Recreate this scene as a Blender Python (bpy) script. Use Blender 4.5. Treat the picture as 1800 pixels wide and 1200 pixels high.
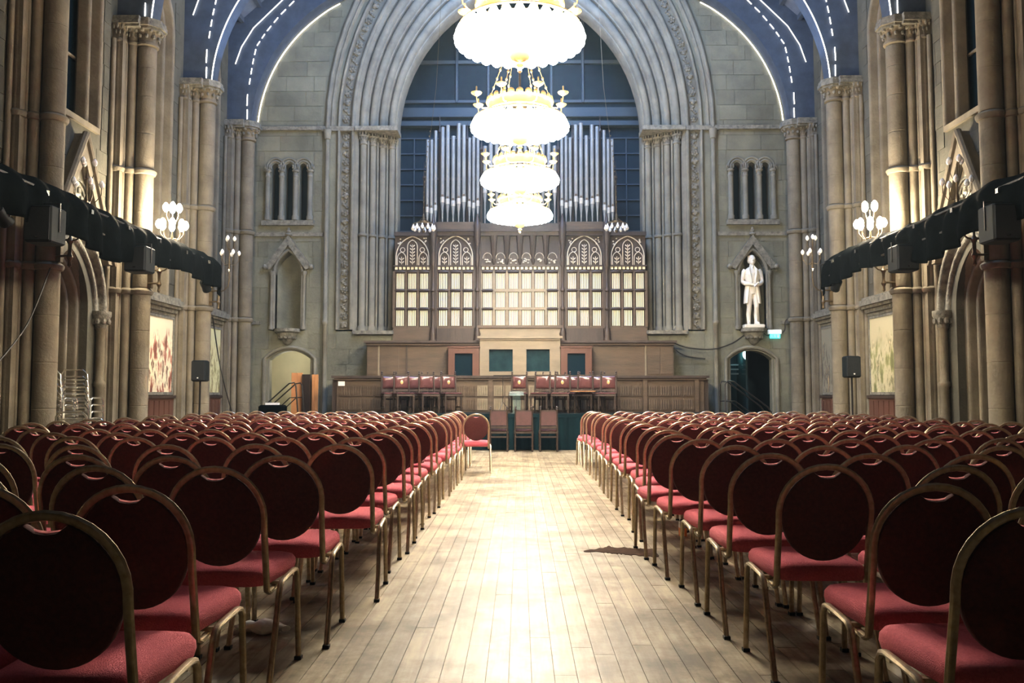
import bpy, math, random
from math import sin, cos, pi, sqrt, acos, atan, radians
from mathutils import Vector, Matrix, Euler, noise
from mathutils.geometry import tessellate_polygon
random.seed(7)
for o in list(bpy.data.objects): bpy.data.objects.remove(o)
S = bpy.context.scene
C = S.collection

# ------------------------------------------------------------ camera, world, lights, exposure
PITCH = atan(93/1500); YAW = atan(14/1500)
cd = bpy.data.cameras.new('camera'); cam = bpy.data.objects.new('camera', cd); C.objects.link(cam)
cam.location = (0, 0, 1.23); cam.rotation_euler = (pi/2+PITCH, 0, YAW)
cd.sensor_width = 36; cd.lens = 30; cd.clip_start = .05; cd.clip_end = 200
S.camera = cam
S.view_settings.view_transform = 'Standard'; S.view_settings.look = 'None'
S.view_settings.gamma = 1; S.view_settings.use_curve_mapping = False
S.view_settings.exposure = 1.75
w = bpy.data.worlds.new('world'); S.world = w; w.use_nodes = True
w.node_tree.nodes['Background'].inputs[0].default_value = (.20, .34, .62, 1)
w.node_tree.nodes['Background'].inputs[1].default_value = .02
# thin bluish scatter volume, added for glow round the lamps and a veil overhead
hv = w.node_tree.nodes.new('ShaderNodeVolumeScatter'); hv.inputs['Density'].default_value = .0009; hv.inputs['Anisotropy'].default_value = .7
hv.inputs['Color'].default_value = (.62, .80, 1, 1); w.node_tree.links.new(hv.outputs[0], w.node_tree.nodes['World Output'].inputs['Volume'])
GLOBE_POWER = 26.0
def area(name, loc, rot, sx, sy, power, col):
    l = bpy.data.lights.new(name, 'AREA'); l.shape = 'RECTANGLE'; l.size = sx; l.size_y = sy; l.energy = power; l.color = col
    o = bpy.data.objects.new(name, l); C.objects.link(o); o.location = loc; o.rotation_euler = rot; return o
# added blue fill lights, no real fixtures: capital ledges, roof ridge, organ recess
for s in (-1, 1):
    area('added_blue_fill', (s*6.3, 15.5, 8.5), (pi, -s*.5, 0), .2, 10, 60, (.40, .60, 1))
area('added_ridge_fill', (0, 16.5, 12.9), (radians(42), 0, 0), 3, 5, 560, (.36, .56, 1))
area('added_organ_fill', (0, 21.2, 12.6), (radians(28), 0, 0), 3, .6, 80, (.26, .48, 1))

# ------------------------------------------------------------ helpers
class MB:
    def __init__(s): s.v = []; s.f = []
    def add(s, vs, fs):
        n = len(s.v); s.v += [tuple(v) for v in vs]; s.f += [tuple(i+n for i in f) for f in fs]; return s
    def box(s, x0, x1, y0, y1, z0, z1):
        return s.add([(x0,y0,z0),(x1,y0,z0),(x1,y1,z0),(x0,y1,z0),(x0,y0,z1),(x1,y0,z1),(x1,y1,z1),(x0,y1,z1)],
                     [(0,3,2,1),(4,5,6,7),(0,1,5,4),(1,2,6,5),(2,3,7,6),(3,0,4,7)])
    def cbox(s, x0, x1, y0, y1, z0, z1, b):
        # box with chamfered vertical edges and top
        h = MB(); ring = lambda i, z: [(x0+b+i,y0+i,z),(x1-b-i,y0+i,z),(x1-i,y0+b+i,z),(x1-i,y1-b-i,z),(x1-b-i,y1-i,z),(x0+b+i,y1-i,z),(x0+i,y1-b-i,z),(x0+i,y0+b+i,z)]
        return s.loft([ring(b,z0), ring(0,z0+b), ring(0,z1-b), ring(b,z1)])
    def obox(s, c, h, M):
        vs = [Vector(c) + M @ Vector((a*h[0], b*h[1], d*h[2])) for d in (-1,1) for b in (-1,1) for a in (-1,1)]
        return s.add(vs, [(0,2,3,1),(4,5,7,6),(0,1,5,4),(1,3,7,5),(3,2,6,7),(2,0,4,6)])
    def loft(s, rings, cap=True, close=False):
        n = len(rings[0]); vs = [p for r in rings for p in r]; fs = []
        m = len(rings)
        for i in range(m if close else m-1):
            a = i*n; b = ((i+1) % m)*n
            for j in range(n):
                k = (j+1) % n; fs.append((a+j, a+k, b+k, b+j))
        if cap and not close: fs += [tuple(range(n-1,-1,-1)), tuple(range((m-1)*n, m*n))]
        return s.add(vs, fs)
    def lathe(s, prof, c=(0,0,0), n=12, M=None, a0=0):
        rings = []
        for r, z in prof:
            rg = []
            for j in range(n):
                a = a0 + 2*pi*j/n; p = Vector((max(r,1e-4)*cos(a), max(r,1e-4)*sin(a), z))
                if M: p = M @ p
                rg.append(tuple(p + Vector(c)))
            rings.append(rg)
        return s.loft(rings)
    def tube(s, pts, r, n=8, close=False, sy=1.0, up=None):
        P = [Vector(p) for p in pts]; m = len(P); R = r if isinstance(r, (list, tuple)) else [r]*m
        rings = []; prev = None
        for i in range(m):
            if close: t = (P[(i+1) % m] - P[i-1])
            else: t = P[min(i+1, m-1)] - P[max(i-1, 0)]
            t = t.normalized() if t.length > 1e-9 else Vector((0,0,1))
            if prev is None:
                u = Vector(up) if up else (Vector((0,0,1)) if abs(t.z) < .9 else Vector((1,0,0)))
            else: u = prev
            u = (u - t*u.dot(t)).normalized(); prev = u; v = t.cross(u)
            rings.append([tuple(P[i] + u*(R[i]*cos(2*pi*j/n)) + v*(R[i]*sy*sin(2*pi*j/n))) for j in range(n)])
        return s.loft(rings, True, close)
    def ell(s, c, r, nu=10, nv=7):
        return s.lathe([(sin(pi*i/nv), -cos(pi*i/nv)) for i in range(nv+1)], c, nu, Matrix.Diagonal(Vector(r)))
    def prism(s, poly, f0, f1):
        # poly list of 2D, f0/f1 map (a,b)->3D
        n = len(poly); vs = [f0(*p) for p in poly] + [f1(*p) for p in poly]
        fs = [(i, (i+1) % n, n+(i+1) % n, n+i) for i in range(n)]
        tr = tessellate_polygon([[Vector((p[0], p[1], 0)) for p in poly]])
        for t in tr: fs.append(tuple(t)); fs.append(tuple(n+i for i in reversed(t)))
        return s.add(vs, fs)
    def mesh(s, name, mat, smooth=False):
        me = bpy.data.meshes.new(name); me.from_pydata(s.v, [], s.f)
        if mat: me.materials.append(mat)
        me.validate()
        if smooth: me.shade_smooth(); me.set_sharp_from_angle(angle=radians(42))
        return me
    def build(s, name, mat, parent=None, smooth=False, loc=None, **kw):
        o = bpy.data.objects.new(name, s.mesh(name, mat, smooth)); C.objects.link(o)
        if parent: o.parent = parent
        if loc: o.location = loc
        for k, v in kw.items(): o[k] = v
        return o
def thing(name, label, cat, loc=(0,0,0), rz=0, group=None):
    o = bpy.data.objects.new(name, None); C.objects.link(o); o.location = loc; o.rotation_euler = (0,0,rz)
    o['label'] = label; o['category'] = cat
    if group: o['group'] = group
    o.empty_display_size = .1; return o
def tag(o, label, cat, group=None):
    o['label'] = label; o['category'] = cat
    if group: o['group'] = group
    return o
KIDS = {}
def kids(o): return [c for c in o.children]
def dup(o, loc=None, rz=None, label=None, parent=None, pairs=None):
    r = o.copy(); C.objects.link(r)
    if parent: r.parent = parent
    if loc is not None: r.location = loc
    if rz is not None: r.rotation_euler = (0,0,rz)
    if label: r['label'] = label
    for ch in (pairs if pairs is not None else o.children): dup(ch, parent=r)
    return r
def mat(name, col, rough=.6, metal=0, emit=None, es=1, spec=.5, noise_s=None, col2=None, bump=0, bs=30, rnd=0, stretch=None, coords='pos', detail=6, trans=0, coat=0):
    m = bpy.data.materials.new(name); m.use_nodes = True; nt = m.node_tree; N = nt.nodes; L = nt.links
    b = N['Principled BSDF']; b.inputs['Base Color'].default_value = (*col, 1); b.inputs['Roughness'].default_value = rough
    b.inputs['Metallic'].default_value = metal; b.inputs['Specular IOR Level'].default_value = spec
    if trans: b.inputs['Transmission Weight'].default_value = trans
    if coat: b.inputs['Coat Weight'].default_value = coat
    if emit: b.inputs['Emission Color'].default_value = (*emit, 1); b.inputs['Emission Strength'].default_value = es
    vec = None
    if noise_s or bump:
        if coords == 'pos': g = N.new('ShaderNodeNewGeometry'); vec = g.outputs['Position']
        else: g = N.new('ShaderNodeTexCoord'); vec = g.outputs['Object']
        mp = N.new('ShaderNodeMapping'); L.new(vec, mp.inputs[0])
        if stretch: mp.inputs['Scale'].default_value = stretch
        vec = mp.outputs[0]
    cs = None
    if noise_s:
        n = N.new('ShaderNodeTexNoise'); n.inputs['Scale'].default_value = noise_s; n.inputs['Detail'].default_value = detail; n.inputs['Roughness'].default_value = .6
        L.new(vec, n.inputs['Vector']); r = N.new('ShaderNodeValToRGB'); L.new(n.outputs[0], r.inputs[0])
        r.color_ramp.elements[0].position = .32; r.color_ramp.elements[1].position = .68
        r.color_ramp.elements[0].color = (*(col2 or [c*.6 for c in col]), 1); r.color_ramp.elements[1].color = (*col, 1)
        cs = r.outputs[0]
    if rnd:
        oi = N.new('ShaderNodeObjectInfo'); gi = N.new('ShaderNodeNewGeometry')
        ad = N.new('ShaderNodeMath'); ad.operation = 'ADD'; L.new(oi.outputs['Random'], ad.inputs[0]); L.new(gi.outputs['Random Per Island'], ad.inputs[1])
        fr = N.new('ShaderNodeMath'); fr.operation = 'FRACT'; L.new(ad.outputs[0], fr.inputs[0])
        mr = N.new('ShaderNodeMapRange'); mr.inputs['To Min'].default_value = 1-rnd; mr.inputs['To Max'].default_value = 1+rnd; L.new(fr.outputs[0], mr.inputs[0])
        mx = N.new('ShaderNodeVectorMath'); mx.operation = 'SCALE'; L.new(mr.outputs[0], mx.inputs['Scale'])
        if cs: L.new(cs, mx.inputs[0])
        else: mx.inputs[0].default_value = col
        cs = mx.outputs[0]
    if cs: L.new(cs, b.inputs['Base Color'])
    if bump:
        n2 = N.new('ShaderNodeTexNoise'); n2.inputs['Scale'].default_value = bs; n2.inputs['Detail'].default_value = 4; L.new(vec, n2.inputs['Vector'])
        bp = N.new('ShaderNodeBump'); bp.inputs['Strength'].default_value = bump; bp.inputs['Distance'].default_value = .02
        L.new(n2.outputs[0], bp.inputs['Height']); L.new(bp.outputs[0], b.inputs['Normal'])
    return m
M = dict(
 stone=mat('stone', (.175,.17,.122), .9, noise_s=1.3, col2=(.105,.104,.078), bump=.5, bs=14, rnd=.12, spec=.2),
 pier=mat('pier_stone', (.19,.162,.115), .85, noise_s=2.2, col2=(.115,.097,.069), bump=.4, bs=22, spec=.2),
 carve=mat('carved_stone', (.24,.225,.175), .9, noise_s=9, col2=(.09,.085,.07), bump=.8, bs=30, spec=.2),
 side=mat('side_stone_painted_shade', (.095,.09,.068), .9, noise_s=1.6, col2=(.06,.056,.043), bump=.5, bs=14, rnd=.12, spec=.15),  # darker copy of the stone, paints the shade between the shafts
 endpier=mat('end_shaft_stone', (.20,.188,.145), .9, noise_s=2.2, col2=(.12,.113,.09), bump=.4, bs=22, spec=.2),
 recess=mat('bounce_cut_black', (.02,.02,.02), .9, noise_s=3, bump=.4, spec=.1),
 plaster=mat('plaster', (.50,.47,.34), .9, noise_s=2, col2=(.42,.40,.29)),
 ceil=mat('ceiling_panel', (.10,.13,.19), .8, noise_s=3, col2=(.06,.08,.12), rnd=.1),
 web=mat('rib_timber', (.045,.065,.10), .8, noise_s=4),
 slab=mat('joint', (.10,.075,.05), .9),
 wdark=mat('dark_oak', (.050,.032,.023), .5, noise_s=5, col2=(.026,.016,.012), stretch=(1,1,.15), bump=.2),
 wmid=mat('oak', (.092,.060,.036), .5, noise_s=6, col2=(.055,.036,.022), stretch=(.25,1,1.6), bump=.15),
 wlight=mat('pale_oak', (.205,.165,.11), .5, noise_s=6, col2=(.15,.118,.078), stretch=(.4,1,1)),
 wred=mat('red_mahogany', (.10,.042,.028), .4, noise_s=6, col2=(.08,.034,.022), stretch=(1,1,.3)),
 worg=mat('orange_pine', (.58,.26,.09), .5, noise_s=5, col2=(.42,.17,.06), stretch=(1,1,.2)),
 cream=mat('cream_slat', (.86,.78,.55), .5),
 silver=mat('silvered_carving', (.62,.56,.45), .4, .3),
 pipe=mat('pipe_metal', (.27,.28,.275), .42, .4, noise_s=3, col2=(.20,.21,.21)),
 mouth=mat('pipe_mouth', (.50,.49,.45), .35, .4),
 glass=mat('dark_window_glass', (.004,.013,.020), .2, spec=.3),
 tealglass=mat('teal_pane', (.016,.038,.043), .15, noise_s=5, col2=(.008,.02,.025), spec=.4),
 lead=mat('lead_bar', (.04,.06,.075), .6),
 dblue=mat('organ_recess', (.009,.026,.036), .8, noise_s=2, col2=(.006,.018,.027), spec=.2),
 cloth=mat('black_cloth', (.0022,.0036,.0038), .85, noise_s=8, col2=(.001,.0018,.002), bump=.5, bs=8, spec=.02),
 teal=mat('teal_curtain', (.004,.019,.024), .85, noise_s=6, spec=.1, col2=(.002,.010,.014), stretch=(1,1,.1)),
 plast=mat('black_plastic', (.004,.007,.008), .6, spec=.2),
 grille=mat('speaker_grille', (.003,.007,.009), .7, bump=.6, bs=200),
 steel=mat('black_steel', (.018,.016,.015), .4, .4),
 brass=mat('aged_brass', (.12,.088,.05), .4, .7),
 gold=mat('gilt', (.85,.62,.28), .35, .7),
 on=mat('lit_globe', (1,.95,.85), .5, emit=(1,.90,.74), es=GLOBE_POWER),
 lamp=mat('lit_bracket_globe', (1,.95,.85), .5, emit=(1,.84,.60), es=70),
 off=mat('white_glass', (.88,.88,.85), .25),
 marble=mat('marble', (.82,.77,.64), .45, noise_s=3, col2=(.70,.64,.52), bump=.1),
 seat=mat('red_seat_fabric', (.60,.105,.14), .95, noise_s=120, col2=(.48,.075,.105), bump=.35, bs=260, coords='obj', detail=2),
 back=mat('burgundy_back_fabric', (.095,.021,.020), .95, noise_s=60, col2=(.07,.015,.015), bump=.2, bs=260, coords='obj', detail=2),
 lip=mat('grip_edge_painted_light', (.66,.17,.18), .9),  # pad fabric with the light on its top edge painted in
 frame=mat('champagne_frame', (.50,.41,.29), .33, .7, noise_s=40, col2=(.36,.29,.19), coords='obj', detail=2),
 chrome=mat('chrome', (.7,.68,.62), .2, 1),
 leather=mat('brown_leather', (.10,.040,.042), .22, noise_s=10, col2=(.08,.03,.028), coords='obj'),
 redlea=mat('red_brown_back', (.085,.036,.035), .6, noise_s=15, col2=(.065,.027,.026), coords='obj'),
 paper=mat('white_paper', (.85,.84,.78), .8),
 exitw=mat('sign_white', (.85,.88,.86), .5, emit=(.9,1,.95), es=.12),
 exitg=mat('sign_green', (.05,.55,.60), .4, emit=(.05,.8,.85), es=1.3),
 rope=mat('rope_light', (1,.95,.85), .5, emit=(1,.92,.80), es=2.2),
 acryl=mat('clear_acrylic', (.75,.95,.92), .05, trans=.9),
 spill=mat('dark_spill', (.020,.008,.004), .85, noise_s=18, col2=(.055,.025,.012), spec=.05),
 white=mat('white_tissue', (.85,.85,.82), .9),
 orange=mat('orange_label', (.85,.25,.05), .5),
)
# ---- timber floor: maple strips, worn
def floor_mat():
    m = bpy.data.materials.new('maple_board'); m.use_nodes = True; nt = m.node_tree; N = nt.nodes; L = nt.links; b = N['Principled BSDF']
    g = N.new('ShaderNodeNewGeometry')
    mp = N.new('ShaderNodeMapping'); mp.inputs['Scale'].default_value = (9,.7,1); L.new(g.outputs['Position'], mp.inputs[0])
    n = N.new('ShaderNodeTexNoise'); n.inputs['Scale'].default_value = 2.5; n.inputs['Detail'].default_value = 8; n.inputs['Roughness'].default_value = .65; L.new(mp.outputs[0], n.inputs['Vector'])
    n2 = N.new('ShaderNodeTexNoise'); n2.inputs['Scale'].default_value = 1.6; n2.inputs['Detail'].default_value = 7; n2.inputs['Roughness'].default_value = .7; L.new(g.outputs['Position'], n2.inputs['Vector'])
    r = N.new('ShaderNodeValToRGB'); e = r.color_ramp.elements; e[0].position = .28; e[0].color = (.17,.132,.085,1); e[1].position = .62; e[1].color = (.36,.31,.215,1)
    L.new(n.outputs[0], r.inputs[0])
    r2 = N.new('ShaderNodeValToRGB'); e = r2.color_ramp.elements; e[0].position = .38; e[0].color = (.34,.29,.22,1); e[1].position = .56; e[1].color = (1,1,1,1)
    L.new(n2.outputs[0], r2.inputs[0])
    mx = N.new('ShaderNodeMix'); mx.data_type = 'RGBA'; mx.blend_type = 'MULTIPLY'; mx.inputs[0].default_value = 1; L.new(r.outputs[0], mx.inputs[6]); L.new(r2.outputs[0], mx.inputs[7])
    oi = N.new('ShaderNodeObjectInfo'); ad = N.new('ShaderNodeMath'); ad.operation = 'ADD'; L.new(oi.outputs['Random'], ad.inputs[0]); L.new(g.outputs['Random Per Island'], ad.inputs[1])
    fr = N.new('ShaderNodeMath'); fr.operation = 'FRACT'; L.new(ad.outputs[0], fr.inputs[0])
    mr = N.new('ShaderNodeMapRange'); mr.inputs['To Min'].default_value = .80; mr.inputs['To Max'].default_value = 1.15; L.new(fr.outputs[0], mr.inputs[0])
    sc = N.new('ShaderNodeVectorMath'); sc.operation = 'SCALE'; L.new(mx.outputs[2], sc.inputs[0]); L.new(mr.outputs[0], sc.inputs['Scale']); L.new(sc.outputs[0], b.inputs['Base Color'])
    rr = N.new('ShaderNodeMapRange'); rr.inputs['To Min'].default_value = .52; rr.inputs['To Max'].default_value = .36; L.new(n2.outputs[0], rr.inputs[0]); L.new(rr.outputs[0], b.inputs['Roughness'])
    b.inputs['Specular IOR Level'].default_value = .30
    return m
M['floor'] = floor_mat()
def paint_mat(name, sky, mid, dark, accent, seed):
    m = bpy.data.materials.new(name); m.use_nodes = True; nt = m.node_tree; N = nt.nodes; L = nt.links; b = N['Principled BSDF']; b.inputs['Roughness'].default_value = .6
    tc = N.new('ShaderNodeTexCoord'); mp = N.new('ShaderNodeMapping'); mp.inputs['Location'].default_value = (seed, seed*2.1, seed*.7); mp.inputs['Scale'].default_value = (1,1,.45); L.new(tc.outputs['Object'], mp.inputs[0])
    n = N.new('ShaderNodeTexNoise'); n.inputs['Scale'].default_value = 4.2; n.inputs['Detail'].default_value = 5; n.inputs['Roughness'].default_value = .6; L.new(mp.outputs[0], n.inputs['Vector'])
    n3 = N.new('ShaderNodeTexNoise'); n3.inputs['Scale'].default_value = 3; n3.inputs['Detail'].default_value = 4; L.new(mp.outputs[0], n3.inputs['Vector'])
    sp = N.new('ShaderNodeSeparateXYZ'); L.new(tc.outputs['Object'], sp.inputs[0])
    r = N.new('ShaderNodeValToRGB'); el = r.color_ramp.elements; el[0].position = .36; el[0].color = (*dark,1); el[1].position = .70; el[1].color = (*accent,1)
    x = el.new(.44); x.color = (*mid,1); x = el.new(.50); x.color = (*sky,1); x = el.new(.55); x.color = (*sky,1); x = el.new(.61); x.color = (*dark,1)
    L.new(n.outputs[0], r.inputs[0])
    a1 = N.new('ShaderNodeMath'); a1.operation = 'MULTIPLY_ADD'; a1.inputs[1].default_value = 1.6; L.new(n3.outputs[0], a1.inputs[0]); L.new(sp.outputs[2], a1.inputs[2])
    z = N.new('ShaderNodeMapRange'); z.inputs['From Min'].default_value = .95; z.inputs['From Max'].default_value = 1.25; L.new(a1.outputs[0], z.inputs[0])
    mx = N.new('ShaderNodeMix'); mx.data_type = 'RGBA'; L.new(z.outputs[0], mx.inputs[0]); L.new(r.outputs[0], mx.inputs[6]); mx.inputs[7].default_value = (*[c*.92 for c in sky],1)
    L.new(mx.outputs[2], b.inputs['Base Color']); return m

W = 7.55; YE = 22.0; ZS = 8.25
CY = [6.32, 9.45, 12.6, 15.73, 18.86, 21.72]
def endm(xc=0): return lambda u, z, d: (xc+u, YE+d, z)
def sidem(s, yc): return lambda u, z, d: (s*(W+d), yc+u, z)
def arch_path(w, z0, zs, c, n=10):
    # right half from base to apex then left half down : list of (u,z)
    pts = [(w, z0), (w, zs)]; r = w+c; th = acos(max(-1, min(1, c/r)))
    for i in range(1, n+1): t = th*i/n; pts.append((-c+r*cos(t), zs+r*sin(t)))
    return pts + [(-u, z) for u, z in reversed(pts[:-1])]
def sweep(prof, z0, zs, cf, mp, n=10):
    mb = MB(); paths = [[mp(u, z, d) for u, z in arch_path(w, z0, zs, cf(w), n)] for w, d in prof]
    k = len(paths[0]); vs = [p for q in paths for p in q]; fs = []
    for j in range(len(paths)-1):
        for i in range(k-1): fs.append((j*k+i, j*k+i+1, (j+1)*k+i+1, (j+1)*k+i))
    return mb.add(vs, fs)
def roll(w, d, r, n=5):   # bump towards the room, walking from w+r to w-r
    return [(w+r*cos(pi*i/n), d-r*sin(pi*i/n)) for i in range(n+1)]
def plate(poly, holes, mp, d0, d1, dh):
    # flat wall plate with holes; hole reveals run back to depth dh
    mb = MB(); loops = [poly]+holes; vs = [mp(u, z, d0) for lp in loops for u, z in lp]
    tr = tessellate_polygon([[Vector((u, z, 0)) for u, z in lp] for lp in loops]); mb.add(vs, [tuple(t) for t in tr])
    for lp in holes:
        n = len(lp); mb.add([mp(u,z,d0) for u,z in lp]+[mp(u,z,dh) for u,z in lp], [(i,(i+1)%n,n+(i+1)%n,n+i) for i in range(n)])
    n = len(poly); mb.add([mp(u,z,d0) for u,z in poly]+[mp(u,z,d1) for u,z in poly], [(i,(i+1)%n,n+(i+1)%n,n+i) for i in range(n)])
    return mb
def inpoly(p, poly):
    x, y = p; r = False; n = len(poly)
    for i in range(n):
        x1, y1 = poly[i]; x2, y2 = poly[i-1]
        if (y1 > y) != (y2 > y) and x < (x2-x1)*(y-y1)/(y2-y1)+x1: r = not r
    return r
def block_boxes(x0, x1, z0, z1, bad, ch=.40, bl=.82, gap=.005):
    out = []; z = z0; k = 0
    while z < z1-.05:
        zt = min(z+ch, z1); x = x0 - (bl*.5 if k % 2 else 0)*random.uniform(.8,1.2)
        while x < x1-.02:
            L_ = bl*random.uniform(.75, 1.2); a = max(x, x0); b = min(x+L_, x1); x += L_
            if b-a < .06: continue
            ns = 12; seg = []; cur = None
            for i in range(ns):
                u0 = a+(b-a)*i/ns; u1 = a+(b-a)*(i+1)/ns
                ok = not any(bad(u, q) for u in (u0+1e-4, u1-1e-4) for q in (z+.003, (z+zt)/2, zt-.003))
                if ok: cur = [u0, u1] if cur is None else [cur[0], u1]
                elif cur: seg.append(cur); cur = None
            if cur: seg.append(cur)
            for u0, u1 in seg:
                if u1-u0 > .07: out.append((u0+gap, u1-gap, z+gap, zt-gap))
        z = zt; k += 1
    return out

# ------------------------------------------------------------ floor
fl = MB().box(-8.6, 8.6, -4.5, 25.5, -.3, -.006).build('floor', M['slab'], kind='structure', label='hall floor of pale worn maple strips')
boards = []
x = -W
while x < W-.02:
    y = -4.4 + random.uniform(-1.5, 0)
    while y < YE:
        L_ = random.uniform(.9, 2.3); a = max(y, -4.4); b = min(y+L_, YE-.002); y += L_
        if b-a > .03: boards.append((x+.0012, min(x+.1, W)-.0012, a+.001, b-.001))
    x += .1
vis = [b for b in boards if abs((b[0]+b[1])/2) < 1.45 and 2.9 < b[3] and b[2] < 13.5]
vis.sort(key=lambda b: b[2]); vis = vis[:298]; vset = set(vis)
for b in vis:
    dz = random.uniform(-.0006, .0006)
    MB().box(b[0], b[1], b[2], b[3], -.02, dz).build('floor_board', M['floor'], fl)
mb = MB()
for b in boards:
    if b not in vset: mb.box(b[0], b[1], b[2], b[3], -.02, random.uniform(-.0006, .0006))
mb.build('floor_boards', M['floor'], fl, kind='stuff')

# ------------------------------------------------------------ side walls
WH = 11.2
for s, side in ((-1, 'left'), (1, 'right')):
    holes = []; wins = []; dy = 14.16
    for i in range(len(CY)-1):
        yc = (CY[i]+CY[i+1])/2; hw = (CY[i+1]-CY[i])/2 - .88
        z0 = 5.95 if i == 2 else 3.3
        holes.append([(yc+u, z) for u, z in arch_path(hw, z0, 9.0, .25, 8)]); wins.append((yc, hw, z0))
    holes.append([(dy+u, z) for u, z in arch_path(.62, .02, 2.7, .5, 8)])
    mp = sidem(s, 0)
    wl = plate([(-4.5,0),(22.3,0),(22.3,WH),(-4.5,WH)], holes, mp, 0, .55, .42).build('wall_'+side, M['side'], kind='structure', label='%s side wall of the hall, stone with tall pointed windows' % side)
    def bad(u, z):
        for yc, hw, z0 in wins:
            if abs(u-yc) < hw+.12 and z > z0-.1 and z < 10.5: return True
        if abs(u-dy) < 1.08 and z < 4.4: return True
        for i, c in enumerate(CY):
            if abs(u-c) < .42: return True
        if 15.9 < u < 21.6 and z < 3.3: return True
        return False
    mb = MB()
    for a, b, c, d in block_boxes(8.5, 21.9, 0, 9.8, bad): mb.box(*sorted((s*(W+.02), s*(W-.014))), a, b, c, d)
    mb.build('stone_blocks', M['side'], wl, kind='stuff')
    for i, (yc, hw, z0) in enumerate(wins):
        wn = thing('window_%d' % (i+1+(5 if s > 0 else 0)), 'tall pointed window of dark leaded glass in the %s wall' % side, 'window'); wn['kind'] = 'structure'
        del wn['category']
        m2 = sidem(s, yc)
        sweep([(hw+.10,-.01)]+roll(hw+.05, -.01, .05)+[(hw,.0),(hw-.04,.12)]+roll(hw-.09,.14,.05)+[(hw-.14,.3)], z0, 9.0, lambda w_: .25, m2, 8).build('window_moulding', M['pier'], wn, True)
        mb = MB()
        for u in (-hw/3, hw/3): mb.tube([m2(u, z0, .36), m2(u, 9.6, .36)], .045, 8)
        for z in (5.2, 7.2, 9.0):
            if z > z0: mb.tube([m2(-hw, z, .37), m2(hw, z, .37)], .03, 6)
        for u in (-hw*2/3, 0, hw*2/3):
            mb.tube([m2(u+hw/3*cos(pi*k/8), 9.0+hw/3*sin(pi*k/8)*1.3, .36) for k in range(9)], .035, 6)
        mb.build('mullion', M['pier'], wn, True)
        MB().box(*sorted((s*(W+.40), s*(W+.42))), yc-hw-.05, yc+hw+.05, z0-.05, 10.3).build('pane', M['glass'], wn)
        MB().box(*sorted((s*(W-.06), s*(W+.4))), yc-hw-.05, yc+hw+.05, z0-.10, z0).build('sill', M['pier'], wn)
    # gabled doorway
    lab = 'stone doorway with steep gable in the %s wall, %s' % (side, 'behind the chrome chair stacks' if s < 0 else 'beyond the right speaker truss')
    dt = thing('gabled_doorway', lab, 'doorway'); m2 = sidem(s, dy)
    prof = [(1.06,-.01),(1.05,-.10)]+roll(.99,-.10,.05)+[(.93,-.04),(.88,-.02)]+roll(.83,-.02,.045)+[(.78,.02)]
    sweep(prof, 2.7, 2.7, lambda w_: .35+.5*(w_-.6), m2, 12).build('outer_arch', M['carve'], dt, True)
    prof = [(.80,-.0),(.76,.05)]+roll(.70,.06,.05)+[(.64,.10),(.61,.16)]+roll(.56,.18,.045)+[(.51,.22),(.50,.3)]+roll(.45,.30,.04)+[(.41,.34),(.41,.44)]
    sweep(prof, 0, 2.7, lambda w_: .35+.5*(w_-.6)*.6, m2, 12).build('inner_arch', M['pier'], dt, True)
    for e in (-1, 1):
        MB().lathe([(.12,0),(.12,.25),(.08,.33),(.075,1.35),(.1,1.38),(.1,1.44),(.075,1.47),(.072,2.36),(.1,2.4)], m2(e*.90, 0, -.10), 12).build('colonnette', M['pier'], dt, True)
        cp = MB().lathe([(.085,2.38),(.10,2.45),(.15,2.58),(.17,2.62),(.17,2.70)], m2(e*.90, 0, -.10), 10)
        for k in range(8):
            a = k*pi/4; q = m2(e*.90, 2.52, -.10); cp.ell((q[0]+.13*cos(a), q[1]+.13*sin(a), q[2]), (.045,.045,.06), 6, 4)
        cp.build('capital', M['carve'], dt, True)
    g = MB(); th = .15
    for e in (-1, 1):
        a = Vector((e*1.12, 3.55)); b = Vector((0, 5.65)); d_ = (b-a).normalized(); nn = Vector((-d_.y, d_.x))*e*-1
        q = [a, b, b - Vector((0, .42)), a - Vector((e*.20, 0))]
        g.prism([tuple(p) for p in q], lambda u, z: m2(u, z, .0), lambda u, z: m2(u, z, -.20))
        MB().tube([m2(a.x, a.y, -.2), m2(0, 5.65, -.2)], .06, 8).build('gable_coping', M['pier'], dt, True)
    g.build('gable', M['pier'], dt)
    # tympanum of the gable: solid field above the arch
    ar = [(u, z) for u, z in arch_path(1.02, 2.7, 2.7, .35+.5*.42, 10) if z > 3.5]
    MB().prism([(1.0, 3.56)]+ar+[(-1.0, 3.56), (0, 5.4)], lambda u, z: m2(u, z, 0), lambda u, z: m2(u, z, -.07)).build('gable_field', M['plaster'], dt)
    ro = MB()
    for rr_ in (.2, .3): ro.tube([m2(rr_*cos(k*pi/10), 4.55+rr_*sin(k*pi/10), -.09) for k in range(20)], .022, 6, True)
    for k in range(5):
        a = k*2*pi/5; ro.ell(m2(.13*cos(a), 4.55+.13*sin(a), -.09), (.02,.055,.055), 6, 4)
    ro.build('carved_roundel', M['carve'], dt, True)
    dr = MB()
    for k in range(5): dr.box(*sorted((s*(W+.40), s*(W+.44))), dy-.42+k*.17, dy-.42+k*.17+.164, 0, 3.4)
    dr.build('door_boards', M['wdark'], dt)
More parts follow.
